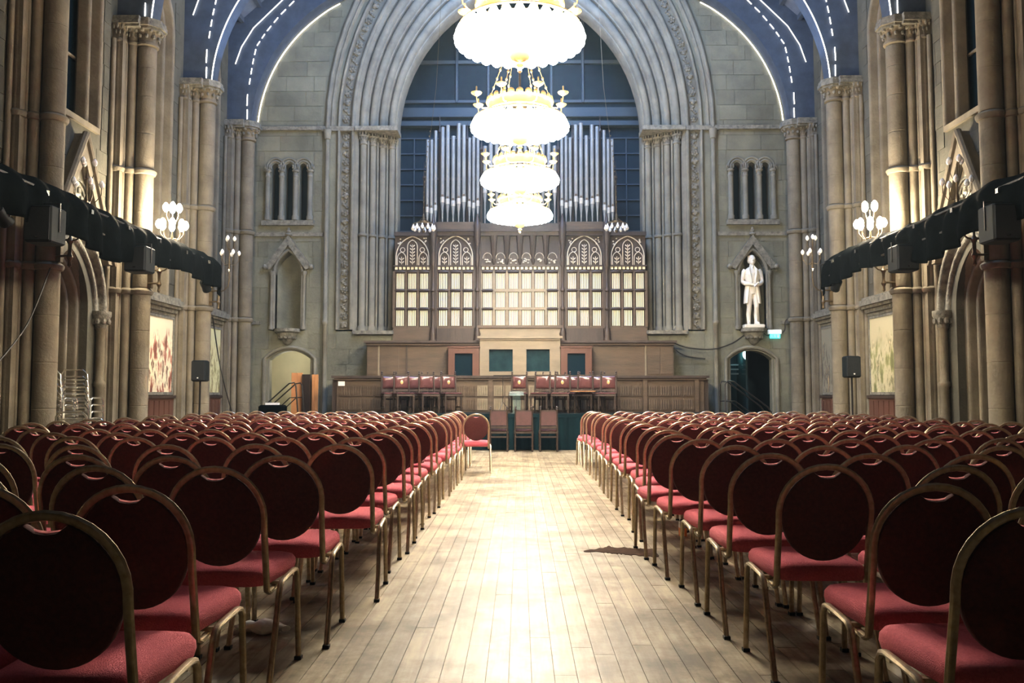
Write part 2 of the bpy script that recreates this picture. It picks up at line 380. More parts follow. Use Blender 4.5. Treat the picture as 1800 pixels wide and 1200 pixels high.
    # cornices, paintings, dado
    for k, (ya, yb) in enumerate(((16.12, 18.45), (19.27, 21.42))):
        tr = thing('trim_%d' % (k+1+(2 if s > 0 else 0)), 'moulded stone cornice above the wall painting', 'trim'); tr['kind'] = 'structure'; del tr['category']
        cb = MB()
        for a_, b_, p in ((2.90,2.97,.05),(2.97,3.06,.10),(3.06,3.12,.17),(3.12,3.24,.22),(3.24,3.3,.16)): cb.box(*sorted((s*W, s*(W-p))), ya, yb, a_, b_)
        cb.build('cornice', M['carve'], tr)
        names = [['cream and brick red', 'pale yellow green'], ['green and cream', 'dark brown']][0 if s < 0 else 1][k]
        pt = thing('wall_painting', '%s painting on the %s wall, %s' % (names, side, 'nearer the camera' if k == 0 else 'next to the end wall'), 'painting', (s*(W-.03), (ya+yb)/2, 2.0))
        hy = (yb-ya)/2 - .12
        pm = [[paint_mat('paint_a', (.72,.62,.42), (.34,.11,.07), (.12,.045,.03), (.50,.40,.26), 3.1), paint_mat('paint_b', (.58,.56,.32), (.30,.27,.12), (.18,.14,.06), (.5,.45,.22), 8.4)],
              [paint_mat('paint_c', (.46,.41,.25), (.22,.22,.08), (.13,.13,.05), (.8,.62,.38), 5.7), paint_mat('paint_d', (.24,.22,.16), (.14,.12,.08), (.07,.06,.05), (.55,.4,.2), 1.3)]][0 if s < 0 else 1][k]
        MB().box(-.012, .012, -hy, hy, -.72, .84).build('canvas', pm, pt)
        fr = MB()
        for (y0_, y1_, z0_, z1_) in ((-hy-.05,hy+.05,.84,.89),(-hy-.05,hy+.05,-.78,-.72),(-hy-.05,-hy,-.72,.84),(hy,hy+.05,-.72,.84)): fr.box(-.025, .03, y0_, y1_, z0_, z1_)
        fr.build('frame', M['carve'], pt)
        dd = thing('dado_panelling', 'red brown wood panelling below the %s painting' % names, 'panelling', (s*(W-.03), (ya+yb)/2, 0))
        hy = (yb-ya)/2
        MB().box(-.03, .03, -hy, hy, 0, 1.15).build('backing', M['wred'], dd)
        MB().box(-.07, .07, -hy, hy, 1.15, 1.21).build('rail', M['wdark'], dd)
        ni = 9
        for j in range(ni):
            for (za, zb) in ((.12,.58),(.64,1.1)):
                a_ = -hy+.05+j*(2*hy-.1)/ni
                MB().box(*sorted((-s*.03, -s*.045)), a_+.02, a_+(2*hy-.1)/ni-.02, za, zb).build('panel', M['wred'], dd)

# ------------------------------------------------------------ clustered columns
colnames = ['hidden nearest', 'beside the camera end', 'nearest to the camera', 'middle', 'third from the camera', 'in the far corner']
extra = {2: 'crossed by the speaker truss beside the gabled doorway', 3: 'between the gabled doorway and the first painting', 4: 'between the two wall paintings', 5: 'in the corner against the end wall', 1: 'just outside the picture edge', 0: 'behind the picture edge'}
SH = [(6.98+.07,0,.168),(7.27,-.13,.08),(7.27,.13,.08),(7.44,-.27,.095),(7.44,.27,.095),(7.36,-.20,.035),(7.36,.20,.035),(7.50,-.40,.045),(7.50,.40,.045)]
def capital(mb_bell, mb_leaf, x, y, r, z0, z1):
    R = r*1.75
    mb_bell.lathe([(r,z0-.02),(r*1.22,z0),(r*1.22,z0+.04),(r*1.0,z0+.06),(r*1.1,z0+.2),(R*.82,z1-.17),(R*.95,z1-.13)], (x,y,0), 14)
    nl = 10
    for t, (zz, rr_, sz) in enumerate(((z0+.16, r*1.2, .8), (z0+.27, r*1.45, 1))):
        for k in range(nl):
            a = (k+.5*t)*2*pi/nl; mb_leaf.ell((x+rr_*cos(a), y+rr_*sin(a), zz), (r*.26*sz, r*.26*sz, .055*sz), 6, 4)
def make_column(s):
    t = thing('clustered_column', '', 'column', (0,0,0), group='clustered stone columns along the side walls')
    MB().box(*sorted((s*7.35, s*W)), -.36, .36, 0, ZS).build('pier_core', M['pier'], t)
    for i, (x, y, r) in enumerate(SH):
        n = 18 if r > .1 else 10
        sm = MB()
        if i == 0:   # built of drums
            zs = [.42, 1.3, 2.2, 3.08]; 
            for za, zb in ((.36,1.02),(1.02,1.7),(1.7,2.4),(2.4,3.08),(3.2,3.9),(3.9,4.62),(4.62,5.33),(5.45,6.1),(6.1,6.8),(6.8,7.35),(7.35,7.75)):
                sm = MB().lathe([(r-.006,za),(r,za+.008),(r,za+.02),(r,(za+zb)/2),(r,zb-.02),(r,zb-.008),(r-.006,zb)], (s*x,y,0), 20); sm.build('column_drum', M['pier'], t, True)
        else:
            sm.lathe([(r,.3),(r,3.1),(r,3.2),(r,5.4),(r,7.8)], (s*x,y,0), n).build('shaft', M['pier'], t, True)
        if r > .06:
            an = MB()
            for za in (3.13, 5.38): an.lathe([(r,za-.06),(r+.03,za-.05),(r+.05,za-.01),(r+.05,za+.02),(r+.02,za+.05),(r,za+.06)], (s*x,y,0), n)
            an.build('annulet', M['pier'], t, True)
            MB().lathe([(r*1.55,0),(r*1.55,.18),(r*1.4,.22),(r*1.45,.26),(r*1.3,.31),(r*1.05,.34),(r,.4)], (s*x,y,0), n).build('base', M['pier'], t, True)
    b, l = MB(), MB()
    for (x, y, r) in SH[:5]: capital(b, l, s*x, y, r, 7.78, 8.22)
    for o, m in ((b, 'pier'), (l, 'carve')): pass
    b.build('capital', M['pier'], t, True); l.build('capital_leaves', M['carve'], t, True, kind='stuff')
    ab = MB()
    for za, zb, e in ((8.05,8.10,.0),(8.10,8.18,.04),(8.18,8.25,.02)):
        ab.lathe([(.30+e,za),(.30+e,zb)], (s*7.05,0,0), 8, a0=pi/8); ab.box(*sorted((s*(7.06), s*W)), -.36-e, .36+e, za, zb)
        for q in (-1, 1): ab.lathe([(.16+e,za),(.16+e,zb)], (s*7.28,q*.16,0), 8, a0=pi/8)
    ab.build('abacus', M['carve'], t)
    return t
for s, side in ((-1,'left'),(1,'right')):
    proto = make_column(s)
    pk = list(proto.children)
    for i, y in enumerate(CY):
        o = proto if i == 0 else dup(proto, pairs=pk)
        o.location = (0, y, 0)
        o['label'] = 'clustered stone column on the %s, %s' % (side, extra[i])

# ------------------------------------------------------------ ceiling and ribs
VP = [(2.9+4.03*cos(radians(t)), 8.0+4.03*sin(radians(t))) for t in (3.6,9,15,22,29,36,44,53,62)]+[(3.7,12.05),(2.3,12.75),(0,13.9)]
VO = [(7.56,8.25),(7.56,9),(7.56,9.6),(7.56,10.2),(7.56,10.7),(7.2,10.95),(6.75,11.35),(6.3,11.75),(5.6,12.3),(4.4,13.0),(2.9,13.8),(0,15.1)]
def catm(P, n=4):
    out = []
    for i in range(len(P)-1):
        p0, p1, p2, p3 = [Vector(P[j]) for j in (max(i-1,0), i, i+1, min(i+2,len(P)-1))]
        for k in range(n):
            u = k/n; out.append(tuple(.5*((2*p1)+(p2-p0)*u+(2*p0-5*p1+4*p2-p3)*u*u+(3*p1-p0-3*p2+p3)*u**3)))
    return out+[tuple(P[-1])]
VPC, VOC = catm(VP), catm(VO)
OUT = [(7.6,10.95)]+VO[5:]
OUT2 = OUT + [(-x, z) for x, z in reversed(OUT[:-1])]
mb = MB(); n = len(OUT2)
mb.add([(x,-4.5,z) for x,z in OUT2]+[(x,22.6,z) for x,z in OUT2], [(i,i+1,n+i+1,n+i) for i in range(n-1)])
mb.add([(x,-4.5,z+.2) for x,z in OUT2]+[(x,22.6,z+.2) for x,z in OUT2], [(i,i+1,n+i+1,n+i) for i in range(n-1)])
ce = mb.build('ceiling', M['ceil'], kind='structure', label='dark blue painted timber barrel ceiling')
mb = MB()
for i in range(1, len(OUT)-1):
    for s in (-1, 1):
        x, z = OUT[i]; mb.box(s*x-.05, s*x+.05, -4.4, 22, z-.1, z+.02)
mb.build('purlin', M['web'], ce)
for i, y in enumerate(CY):
    r = thing('vault_rib', 'ceiling rib edged with rope lights, %s' % ['out of view behind the camera edge', 'above the nearest out-of-frame columns', 'rising from the nearest columns in view', 'rising from the middle columns', 'rising from the third columns', 'next to the end wall'][i], 'rib', (0,y,0), group='ceiling ribs with rope lights')
    for s in (-1, 1):
        hw = .2; a = [(s*x, z) for x, z in VPC]; b = [(s*x, z) for x, z in VOC]; m_ = MB(); n = len(a)
        m_.add([(x,-hw,z) for x,z in a]+[(x,hw,z) for x,z in a]+[(x,hw,z) for x,z in b]+[(x,-hw,z) for x,z in b],
               [q for k in range(n-1) for q in ((k,k+1,n+k+1,n+k),(n+k,n+k+1,2*n+k+1,2*n+k),(k,3*n+k,3*n+k+1,k+1))])
        m_.build('rib_web', M['web'], r)
        if i < 5: MB().tube([(s*(x-.02), -hw-.01, z) for x, z in VPC[:33]], .012, 6).build('rope_light', M['rope'], r, True)
        mid = []
        for k in range(2, 9):
            f = .25+.28*(k-2)/6; mid.append(Vector((s*(VP[k][0]*(1-f)+VO[k][0]*f), -hw-.02, VP[k][1]*(1-f)+VO[k][1]*f)))
        dash = [(Vector((s*7.02,-hw-.02,8.3)), Vector((s*7.02,-hw-.02,8.55))), (Vector((s*7.03,-hw-.02,8.65)), Vector((s*7.02,-hw-.02,8.95)))]
        for k in range(len(mid)-1):
            p, q = mid[k], mid[k+1]; nn = max(1, round((q-p).length/.30))
            for j in range(nn): dash.append((p.lerp(q, (j+.12)/nn), p.lerp(q, (j+.7)/nn)))
        for p, q in dash: MB().tube([p, q], .011, 6).build('rope_dash', M['rope'], r, True)
        MB().tube([(s*7.35,-hw-.02,9.75),(s*7.2,-hw-.02,10.2),(s*6.9,-hw-.02,10.7),(s*6.4,-hw-.02,11.2),(s*5.9,-hw-.02,11.7)], .010, 6).build('upper_rope_light', M['rope'], r, True)

# ------------------------------------------------------------ end wall
cfun = lambda w_: 1.15+(w_-3.4)*1.2
DOORX, HWD = 5.95, .56
def seg_arch(hw, z0, zs, rise, n=8):
    R = (hw*hw+rise*rise)/(2*rise); pts = [(hw, z0)]
    a = math.asin(hw/R)
    for i in range(n+1): t = a-2*a*i/n; pts.append((R*sin(t), zs+rise-R+R*cos(t)))
    return pts+[(-hw, z0)]
holes = [[(u, z) for u, z in arch_path(4.77, 2.86, ZS, cfun(4.77), 14)]]
for s in (-1, 1):
    for lx in (6.40, 6.05, 5.67): holes.append([(s*lx+u, z) for u, z in arch_path(.105, 5.76, 7.15, .03, 6)])
    holes.append([(s*6.02+u, z) for u, z in arch_path(.33, 2.92, 4.35, .35, 8)])
    holes.append([(s*DOORX+u, z) for u, z in seg_arch(HWD, .02, 2.12, .24)])
top = [(7.62,11.0)]+VO[5:]; poly = [(-7.62,0),(7.62,0)]+top+[(-x,z) for x,z in reversed(top[:-1])]
we = plate(poly, holes, endm(), .0, .6, .35).build('wall_end', M['stone'], kind='structure', label='end wall of the hall in squared stone around the organ arch')
def badend(u, z):
    a = abs(u)
    if a > 7.0: return z < 8.3 or z > 10.5
    if a < 3.9 and z < 2.85: return a < 3.86 and z < 2.65
    if z > 2.80 and a < 5.12:
        if z < ZS: return True
        w_ = 5.12; c = cfun(w_); r = w_+c
        return (a+c)**2+(z-ZS)**2 < r*r
    for lx in (6.40, 6.05, 5.67):
        if abs(a-lx) < .26 and 5.6 < z < 7.2+sqrt(max(0,.0676-(a-lx)**2)): return True
    if 5.60 < z < 5.75 and 5.4 < a < 6.7: return True
    if abs(a-6.02) < .45 and 2.85 < z < 4.4: return True
    if abs(a-6.02) < .62 and 4.4 <= z < 5.4-abs(a-6.02)*1.2: return True
    if abs(a-DOORX) < HWD+.10 and z < 2.5-.45*(a-DOORX)**2: return True
    if 8.10 < z < 8.22: return False
    # roof line
    for k in range(len(VP)-1):
        x1, z1 = VP[k]; x2, z2 = VP[k+1]
        if z1 <= z <= z2 and a > x1+(x2-x1)*(z-z1)/(z2-z1): return True
    return False
cnt = 0; rest = MB()
bl = block_boxes(3.86, 7.0, 0, 11.4, badend)
for s in (-1, 1):
    for a, b, c, d in bl:
        q = sorted((s*a, s*b)); pr = -.012-random.uniform(0,.004)
        if cnt < 296: MB().box(q[0], q[1], YE+pr, YE+.02, c, d).build('stone_block', M['stone'], we); cnt += 1
        else: rest.box(q[0], q[1], YE+pr, YE+.02, c, d)
if rest.v: rest.build('stone_blocks', M['stone'], we, kind='stuff')
# organ arch
oa = thing('trim_5', 'great moulded organ arch with banks of slender shafts', 'trim'); oa['kind'] = 'structure'; del oa['category']
prof = [(4.80,-.0),(4.78,-.06)]+roll(4.745,-.05,.035)+[(4.71,.0),(4.70,.07),(4.44,.07),(4.43,.0)]+roll(4.38,-.02,.05)+[(4.33,.0)]
sweep(prof, 2.90, ZS, cfun, endm(), 14).build('carved_band_frame', M['endpier'], oa, True)
prof = [(4.34,-.02),(4.30,.0)]
for k, w_ in enumerate((4.12, 3.89, 3.66, 3.43)):
    d = .06+.14*k; prof += [(w_+.12, d-.06),(w_+.115, d+.05)]+roll(w_+.02, d+.03, .085)+[(w_-.08, d+.07)]+roll(w_-.085, d+.09, .025, 4)
prof += [(3.30,.60),(3.28,1.0)]
sweep(prof, 8.2, ZS, cfun, endm(), 16).build('archivolt', M['endpier'], oa, True)
prof = [(4.34,-.02)]
for k, w_ in enumerate((4.12, 3.89, 3.66, 3.43)): d = .06+.14*k; prof += [(w_+.12, d+.02),(w_+.1, d+.13),(w_-.09,d+.13)]
prof += [(3.28,.65),(3.28,1.1)]
sweep(prof, 2.86, ZS, cfun, endm(), 3)
jm = MB()
for s in (-1, 1):
    vs = []; 
    for u, d in prof: vs += [(s*u, YE+d, 2.80), (s*u, YE+d, 8.25)]
    jm.add(vs, [(2*i,2*i+1,2*i+3,2*i+2) for i in range(len(prof)-1)])
    for k, w_ in enumerate((4.12, 3.89, 3.66, 3.43)):
        d = .06+.14*k
        MB().lathe([(.12,2.86),(.12,2.95),(.10,2.99),(.085,3.03),(.085,7.86)], (s*w_, YE+d+.03, 0), 12).build('jamb_shaft', M['endpier'], oa, True)
        MB().lathe([(.03,2.9),(.03,7.9)], (s*(w_-.12), YE+d+.06, 0), 6).build('thin_shaft', M['endpier'], oa, True)
        b, l = MB(), MB(); capital(b, l, s*w_, YE+d+.03, .088, 7.80, 8.16); b.v += []; b.add(l.v, l.f); b.build('capital', M['carve'], oa, True)
        MB().lathe([(.088,5.35),(.12,5.37),(.12,5.42),(.088,5.44)], (s*w_, YE+d+.03, 0), 12).build('annulet', M['endpier'], oa, True)
    MB().box(*sorted((s*3.26, s*4.30)), YE-.14, YE+.5, 2.78, 2.87).build('jamb_plinth', M['carve'], oa)
    MB().box(*sorted((s*3.2, s*4.32)), YE-.12, YE+.6, 8.12, 8.24).build('abacus', M['carve'], oa)
    MB().box(*sorted((s*4.34, s*5.2)), YE-.09, YE+.05, 8.12, 8.24).build('abacus', M['carve'], oa)
    # carved bosses
    def boss(c, k, tilt):
        m_ = MB(); kk = k % 3
        if kk == 0:
            for j in range(6): a = j*pi/3+tilt; m_.ell((c[0]+.065*cos(a), c[1], c[2]+.065*sin(a)), (.042,.05,.042), 6, 4)
            m_.ell((c[0], c[1]-.02, c[2]), (.04,.05,.04), 6, 4)
        elif kk == 1:
            for j in range(5): a = tilt+j*1.1; m_.ell((c[0]+.05*cos(a), c[1], c[2]+(j-2)*.042), (.05,.045,.035), 6, 4)
        else:
            m_.ell(c, (.10,.05,.09), 8, 5)
            for j in range(4): a = tilt+j*pi/2; m_.ell((c[0]+.07*cos(a), c[1]-.03, c[2]+.07*sin(a)), (.03,.04,.03), 6, 4)
        m_.build('carved_boss', M['carve'], oa, True)
    for k in range(23): boss((s*4.57, YE+.06, 3.03+k*.226), k+int(s), random.uniform(0,1))
    c = cfun(4.57); R_ = 4.57+c
    for k in range(18):
        t = (k+.5)*.228/R_; boss((s*(-c+R_*cos(t)), YE+.06, ZS+.1+R_*sin(t)), k, t)
    # label mould over it and pilaster shaft
    MB().lathe([(.09,0),(.09,.3),(.055,.36),(.055,3.02),(.08,3.05),(.08,3.12),(.055,3.15),(.055,7.88),(.08,7.9),(.10,8.05),(.11,8.14)], (s*5.04, YE-.07, 0), 10).build('corner_shaft', M['endpier'], oa, True)
    MB().box(*sorted((s*4.97, s*5.13)), YE-.06, YE+.02, 0, 8.12).build('pilaster_strip', M['stone'], oa)
    for st in ((3.04, 3.12, .06), (5.34, 5.44, .06)): MB().box(*sorted((s*(5.05 if st[0] > 4 else 6.72), s*7.0)), YE-st[2], YE+.02, st[0], st[1]).build('string_course', M['carve'], oa)
    MB().box(*sorted((s*5.1, s*7.2)), YE-.10, YE+.02, 8.14, 8.24).build('string_course', M['carve'], oa)
jm.build('jamb_steps', M['endpier'], oa)
sweep([(5.12,-.0),(5.10,-.07)]+roll(5.05,-.07,.04)+[(5.0,-.04),(4.98,-.03)]+roll(4.94,-.03,.03)+[(4.88,.0)], 8.2, ZS, cfun, endm(), 14).build('label_mould', M['endpier'], oa, True)
MB().tube([(x-.03, YE-.03, z) for x, z in VPC[:33]], .013, 6).build('rope_light', M['rope'], oa, True)
MB().tube([(-x+.03, YE-.03, z) for x, z in VPC[:33]], .013, 6).build('rope_light', M['rope'], oa, True)
c = cfun(3.33); R_ = 3.33+c
for s in (-1, 1): MB().tube([(s*(-c+R_*cos(t)), YE+.62, ZS+R_*sin(t)) for t in [.2+.05*k for k in range(7)]], .010, 6).build('arch_edge_painted_glow', M['rope'], oa, True)  # glowing strip added to paint the lit edge of the arch reveal

for s, side in ((-1,'left'),(1,'right')):
    # triple lancet arcade
    ar = thing('lancet_arcade', 'triple arcade of dark narrow openings on the end wall, %s of the organ' % side, 'arcade', (s*6.04, YE, 5.6))
    for lx in (.36, .01, -.37):
        sweep(roll(.235,-.02,.03)+[(.20,-.01)]+roll(.17,-.01,.03)+[(.13,.0),(.11,.05)], 1.36, 1.4, lambda w_: .02, lambda u, z, d, lx=lx: (s*lx+u, d, z+.15), 8).build('arch_moulding', M['endpier'], ar, True)
        MB().box(s*lx-.16, s*lx+.16, .30, .32, .1, 2.0).build('pane', M['glass'], ar)
    for lx in (.55, .185, -.18, -.56):
        MB().lathe([(.09,.16),(.09,.26),(.065,.3),(.065,1.32)], (s*lx,-.05,0), 10).build('colonnette', M['endpier'], ar, True)
        b, l = MB(), MB(); capital(b, l, s*lx, -.05, .06, 1.30, 1.6); b.add(l.v, l.f); b.build('capital', M['carve'], ar, True)
    MB().box(-.68, .68, -.12, .03, .02, .15).build('sill', M['carve'], ar)
    # niche
    nc = thing('wall_niche', ('empty gabled stone niche above the left door' if s < 0 else 'gabled stone niche holding the marble statue'), 'niche', (s*6.02, YE, 0))
    sweep([(.40,-.02)]+roll(.37,-.04,.04)+[(.33,.0),(.33,.36)], 2.92, 4.35, lambda w_: .35, lambda u, z, d: (u, d, z), 10).build('niche_arch', M['endpier'], nc, True)
    MB().add([(.36*cos(pi*k/10)*1.0, .02+.34*sin(pi*k/10), z) for z in (2.9, 4.95) for k in range(11)], [(k,k+1,11+k+1,11+k) for k in range(10)]).build('niche_back', M['stone'], nc, True)
    MB().box(-.42, .42, .36, .40, 2.85, 5.05).build('niche_backing', M['stone'], nc)
    MB().box(-.36, .36, 0, .38, 2.86, 2.92).build('niche_floor', M['stone'], nc)
    gg = MB()
    for e in (-1, 1): gg.prism([(e*.62,4.52),(0,5.36),(0,5.10),(e*.46,4.46)], lambda u, z: (u, .0, z), lambda u, z: (u, -.11, z))
    gg.build('gable_mould', M['carve'], nc)
    for e in (-1, 1):
        MB().lathe([(.06,2.9),(.06,2.98),(.042,3.02),(.042,4.3),(.07,4.36),(.07,4.42)], (e*.42,-.06,0), 8).build('colonnette', M['endpier'], nc, True)
        MB().ell((e*.60,-.08,4.53), (.07,.07,.07), 8, 6).build('gable_stop', M['carve'], nc, True)
    fi = MB()
    for k, (zz, rr_) in enumerate(((5.38,.09),(5.46,.06),(5.52,.035))): fi.ell((0,-.07,zz), (rr_,rr_*.7,.05), 8, 5)
    fi.build('finial', M['carve'], nc, True)
    cb = MB().lathe([(.02,2.5),(.10,2.55),(.14,2.62),(.24,2.72),(.26,2.80),(.34,2.84),(.34,2.92)], (0,-.02,0), 12)
    for k in range(7): a = pi+pi*k/6; cb.ell((.2*cos(a), -.02+.2*sin(a), 2.70), (.05,.05,.05), 6, 4)
    cb.build('corbel', M['carve'], nc, True)
    # door
    dn = thing('door_%d' % (1 if s < 0 else 2), ('arched doorway open to a pale passage on the left' if s < 0 else 'arched doorway with a dark green interior on the right'), 'door', (s*DOORX, YE, 0)); dn['kind'] = 'structure'; del dn['category']
    for (hw, dd_, rr_) in ((HWD+.09,-.03,.05),(HWD+.0,.03,.035)):
        pts = [(u, dd_, z) for u, z in seg_arch(hw, 0, 2.12+.03, .24+(hw-HWD)*.6)]
        MB().tube(pts, rr_, 8).build('door_moulding', M['endpier'], dn, True)
    pm = M['plaster'] if s < 0 else M['dblue']
    bx = MB()
    bx.add([(-1.1,.35,0),(-1.1,1.7,0),(1.1,1.7,0),(1.1,.35,0),(-1.1,.35,2.9),(-1.1,1.7,2.9),(1.1,1.7,2.9),(1.1,.35,2.9)], [(0,1,5,4),(1,2,6,5),(2,3,7,6),(4,5,6,7),(0,3,2,1)])
    bx.build('passage', pm, dn)
    if s > 0:
        MB().box(-.05,.0,.36,1.3,0,2.6).build('passage_wall_edge', M['tealglass'], dn)
        for k in range(3): MB().box(-.5,-.1,.9,.95,2.0-k*.12,2.04-k*.12).build('passage_shelf', M['lead'], dn)
l = bpy.data.lights.new('passage_lamp', 'POINT'); l.energy = 9; l.color = (1,.92,.7); l.shadow_soft_size = .15
o = bpy.data.objects.new('passage_lamp', l); C.objects.link(o); o.location = (-DOORX-.2, YE+.75, 2.2)
l = bpy.data.lights.new('passage_lamp', 'POINT'); l.energy = 5; l.color = (.5,.9,.85); l.shadow_soft_size = .15
o = bpy.data.objects.new('passage_lamp', l); C.objects.link(o); o.location = (DOORX-.2, YE+.75, 2.3)

# back wall behind the camera, blackened to cut bounce onto the chair backs
MB().box(-8.2, 8.2, -4.7, -4.5, 0, 17.2).build('wall_back', M['recess'], kind='structure', label='plain back wall behind the camera')

# ------------------------------------------------------------ organ recess
rc = MB()
rc.box(-4.3, -4.2, 22.55, 25.4, 0, 13.2).box(4.2, 4.3, 22.55, 25.4, 0, 13.2).box(-4.3, 4.3, 25.3, 25.5, 0, 13.2).box(-4.3, 4.3, 22.55, 25.5, 13.1, 13.3)
rc = rc.build('wall_organ_recess', M['dblue'], kind='structure', label='dark blue recess behind the organ')
for k in range(19): MB().box(-4.1+k*.455, -4.07+k*.455, 25.24, 25.3, 4, 8.9).build('lattice_bar', M['lead'], rc)
for k in range(11): MB().box(-4.2, 4.2, 25.24, 25.3, 4.2+k*.47, 4.23+k*.47).build('lattice_bar', M['lead'], rc)
for z, h, d in ((9.25,.14,25.05),(9.55,.28,25.15),(10.0,.08,25.2),(11.2,.1,25.2)): MB().box(-4.2, 4.2, d, 25.3, z, z+h).build('cross_beam', M['lead'], rc)
for x in (-1.9,-.95,0,.95,1.9): MB().tube([(x,25.22,10.0),(x,25.22,13.1)], .05, 6).build('tracery_bar', M['lead'], rc)

# ------------------------------------------------------------ organ
org = thing('pipe_organ', 'grand pipe organ with silver grey display pipes above a carved wooden screen', 'organ', (0,0,0))
XL, XR = -3.27, 3.27
MB().box(XL, XR, 22.10, 22.9, 2.5, 5.40).build('case_body', M['wdark'], org)
MB().box(-2.75, 2.75, 22.2, 23.6, 5.40, 5.72).build('pipe_plinth', M['wdark'], org)
POST = [-2.24, -1.10, 1.10, 2.24]
BAYS = [(-3.26,-2.33,3),(-2.15,-1.19,3),(-1.01,1.01,6),(1.19,2.15,3),(2.33,3.26,3)]
ROWS = [(2.99,3.41),(3.47,3.88),(3.95,4.37)]
Z0T, Z1T = 4.56, 5.34
for bi, (a, b, nc_) in enumerate(BAYS):
    cen = nc_ == 6; wd = M['wmid'] if not cen else M['wlight']
    cw = (b-a)/nc_; bp = MB().box(a, b, 22.02, 22.1, 2.5, 5.38).build('screen_bay', M['wdark'], org)
    fr = MB()
    for j in range(nc_+1): fr.box(a+j*cw-.035, a+j*cw+.035, 21.95, 22.03, 2.95, 4.42)
    fr.box(a, b, 21.97, 22.03, 2.92, 2.99); fr.build('mullion_frame', wd, bp)
    for (za, zb) in ((3.41,3.47),(3.88,3.95),(4.37,4.43)):
        for j in range(nc_):
            if cen and 0 < j < 5 and za < 4.3: MB().box(a+j*cw+.03, a+(j+1)*cw-.03, 21.94, 22.02, za, zb).build('rail', M['wlight'], bp)
            else: MB().tube([(a+j*cw+.02,21.95,(za+zb)/2),(a+(j+.3)*cw,21.94,(za+zb)/2),(a+(j+.7)*cw,21.94,(za+zb)/2),(a+(j+1)*cw-.02,21.95,(za+zb)/2)], [.022,.038,.038,.022], 8).build('rail', M['wdark'], bp, True)
    for (za, zb) in ROWS:
        for j in range(nc_):
            x0 = a+j*cw+.05; x1 = a+(j+1)*cw-.05; ns = 5 if not cen else 6; sw = (x1-x0)/ns; sl = MB()
            for q in range(ns): sl.tube([(x0+(q+.5)*sw, 21.985, za+.01), (x0+(q+.5)*sw, 21.985, zb-.01)], sw*.34, 8)
            sl.build('grille_slats', M['cream'], bp, True)
    fz = MB(); n = nc_*3
    for q in range(n): c = a+(q+.5)*(b-a)/n; fz.box(c-.032, c+.032, 21.96, 22.02, 4.465, 4.53)
    fz.build('frieze_squares', M['cream'], bp)
    MB().box(a-.02, b+.02, 21.93, 22.03, 4.535, 4.57).build('frieze_rail', M['wdark'], bp)
    if not cen:
        m = (a+b)/2; hw = (b-a)/2-.04; tr = MB()
        for u0 in (0,):
            tr.tube([(m+u, 21.98, 4.58+z) for u, z in arch_path(hw, 0, .22, .12, 8)], .016, 6)
        for lx, lw, lh in ((-hw*.66, hw*.26, .26), (0, hw*.30, .56), (hw*.66, hw*.26, .26)):
            tr.tube([(m+lx+u, 21.975, 4.58+z) for u, z in arch_path(lw, 0, lh-.08, .06, 6)], .012, 6)
        for e in (-1, 1): tr.tube([(m+e*hw*.6+.06*cos(k*pi/6), 21.98, 4.98+.06*sin(k*pi/6)) for k in range(12)], .010, 5, True)
        tr.build('tracery', M['silver'], bp, True)
        for lx, lh in ((-hw*.66, .20), (0, .52), (hw*.66, .20)):
            lf = MB().tube([(m+lx, 21.99, 4.60), (m+lx, 21.98, 4.60+lh)], .009, 5)
            for k in range(max(2, int(lh/.085))):
                for e in (-1, 1):
                    c = (m+lx+e*.04, 21.975, 4.66+k*.085); lf.add(MB().ell((0,0,0), (.038,.012,.014), 6, 4).v, MB().ell((0,0,0), (.038,.012,.014), 6, 4).f) if 0 else None
                    e_ = MB().ell((0,0,0), (.038,.012,.015), 6, 4); R_ = Matrix.Rotation(-e*.8, 3, 'Y'); lf.add([tuple(R_ @ Vector(p) + Vector(c)) for p in e_.v], e_.f)
            lf.build('carved_foliage', M['silver'], bp, True)
        sp = MB()
        for e in (-1, 1):
            for k in range(5): sp.ell((m+e*(hw-.04-random.random()*.10), 21.985, 5.12+random.random()*.18), (.025,.015,.02), 6, 4)
        sp.build('carved_spandrel', M['silver'], bp, True, kind='stuff')
    else:
        for q in range(5): MB().lathe([(.015,4.58),(.05,4.68),(.035,4.74),(.06,4.85),(.075,5.1),(.10,5.34)], (a+(q+1)*(b-a)/6, 21.93, 0), 8).build('hanging_pendant', M['wdark'], bp, True)
        for q in range(6):
            m = a+(q+.5)*(b-a)/6; lf = MB()
            for k in range(7): lf.ell((m+random.uniform(-.08,.08), 21.99, 4.62+random.uniform(0,.13)), (.03,.015,.02), 6, 4)
            lf.tube([(m+.12*cos(t), 21.98, 4.75+.15*sin(t)) for t in [k*pi/8 for k in range(9)]], .010, 5)
            lf.build('carved_foliage', M['silver'], bp, True)
        MB().box(a-.05, b+.05, 21.86, 22.05, 2.5, 2.96).build('balcony_panel', M['wlight'], bp)
        MB().box(a-.08, b+.08, 21.82, 22.05, 2.93, 3.0).build('balcony_rail', M['wmid'], bp)
for a, b, c_ in BAYS:
    if c_ == 3: MB().box(a-.02, b+.02, 21.93, 22.02, 2.5, 2.93).build('base_panel', M['wdark'] if abs(a+b) < 5 else M['wmid'], org)
MB().box(XL, XR, 21.90, 22.15, 5.34, 5.44).build('cornice', M['wdark'], org)
MB().box(-2.35, 2.35, 21.84, 22.15, 5.44, 5.50).build('cornice', M['wdark'], org)
for a, b in ((-2.15,-1.2),(1.2,2.15)): MB().box(a, b, 22.0, 22.3, 5.50, 5.72).build('upper_panel', M['wmid'], org)
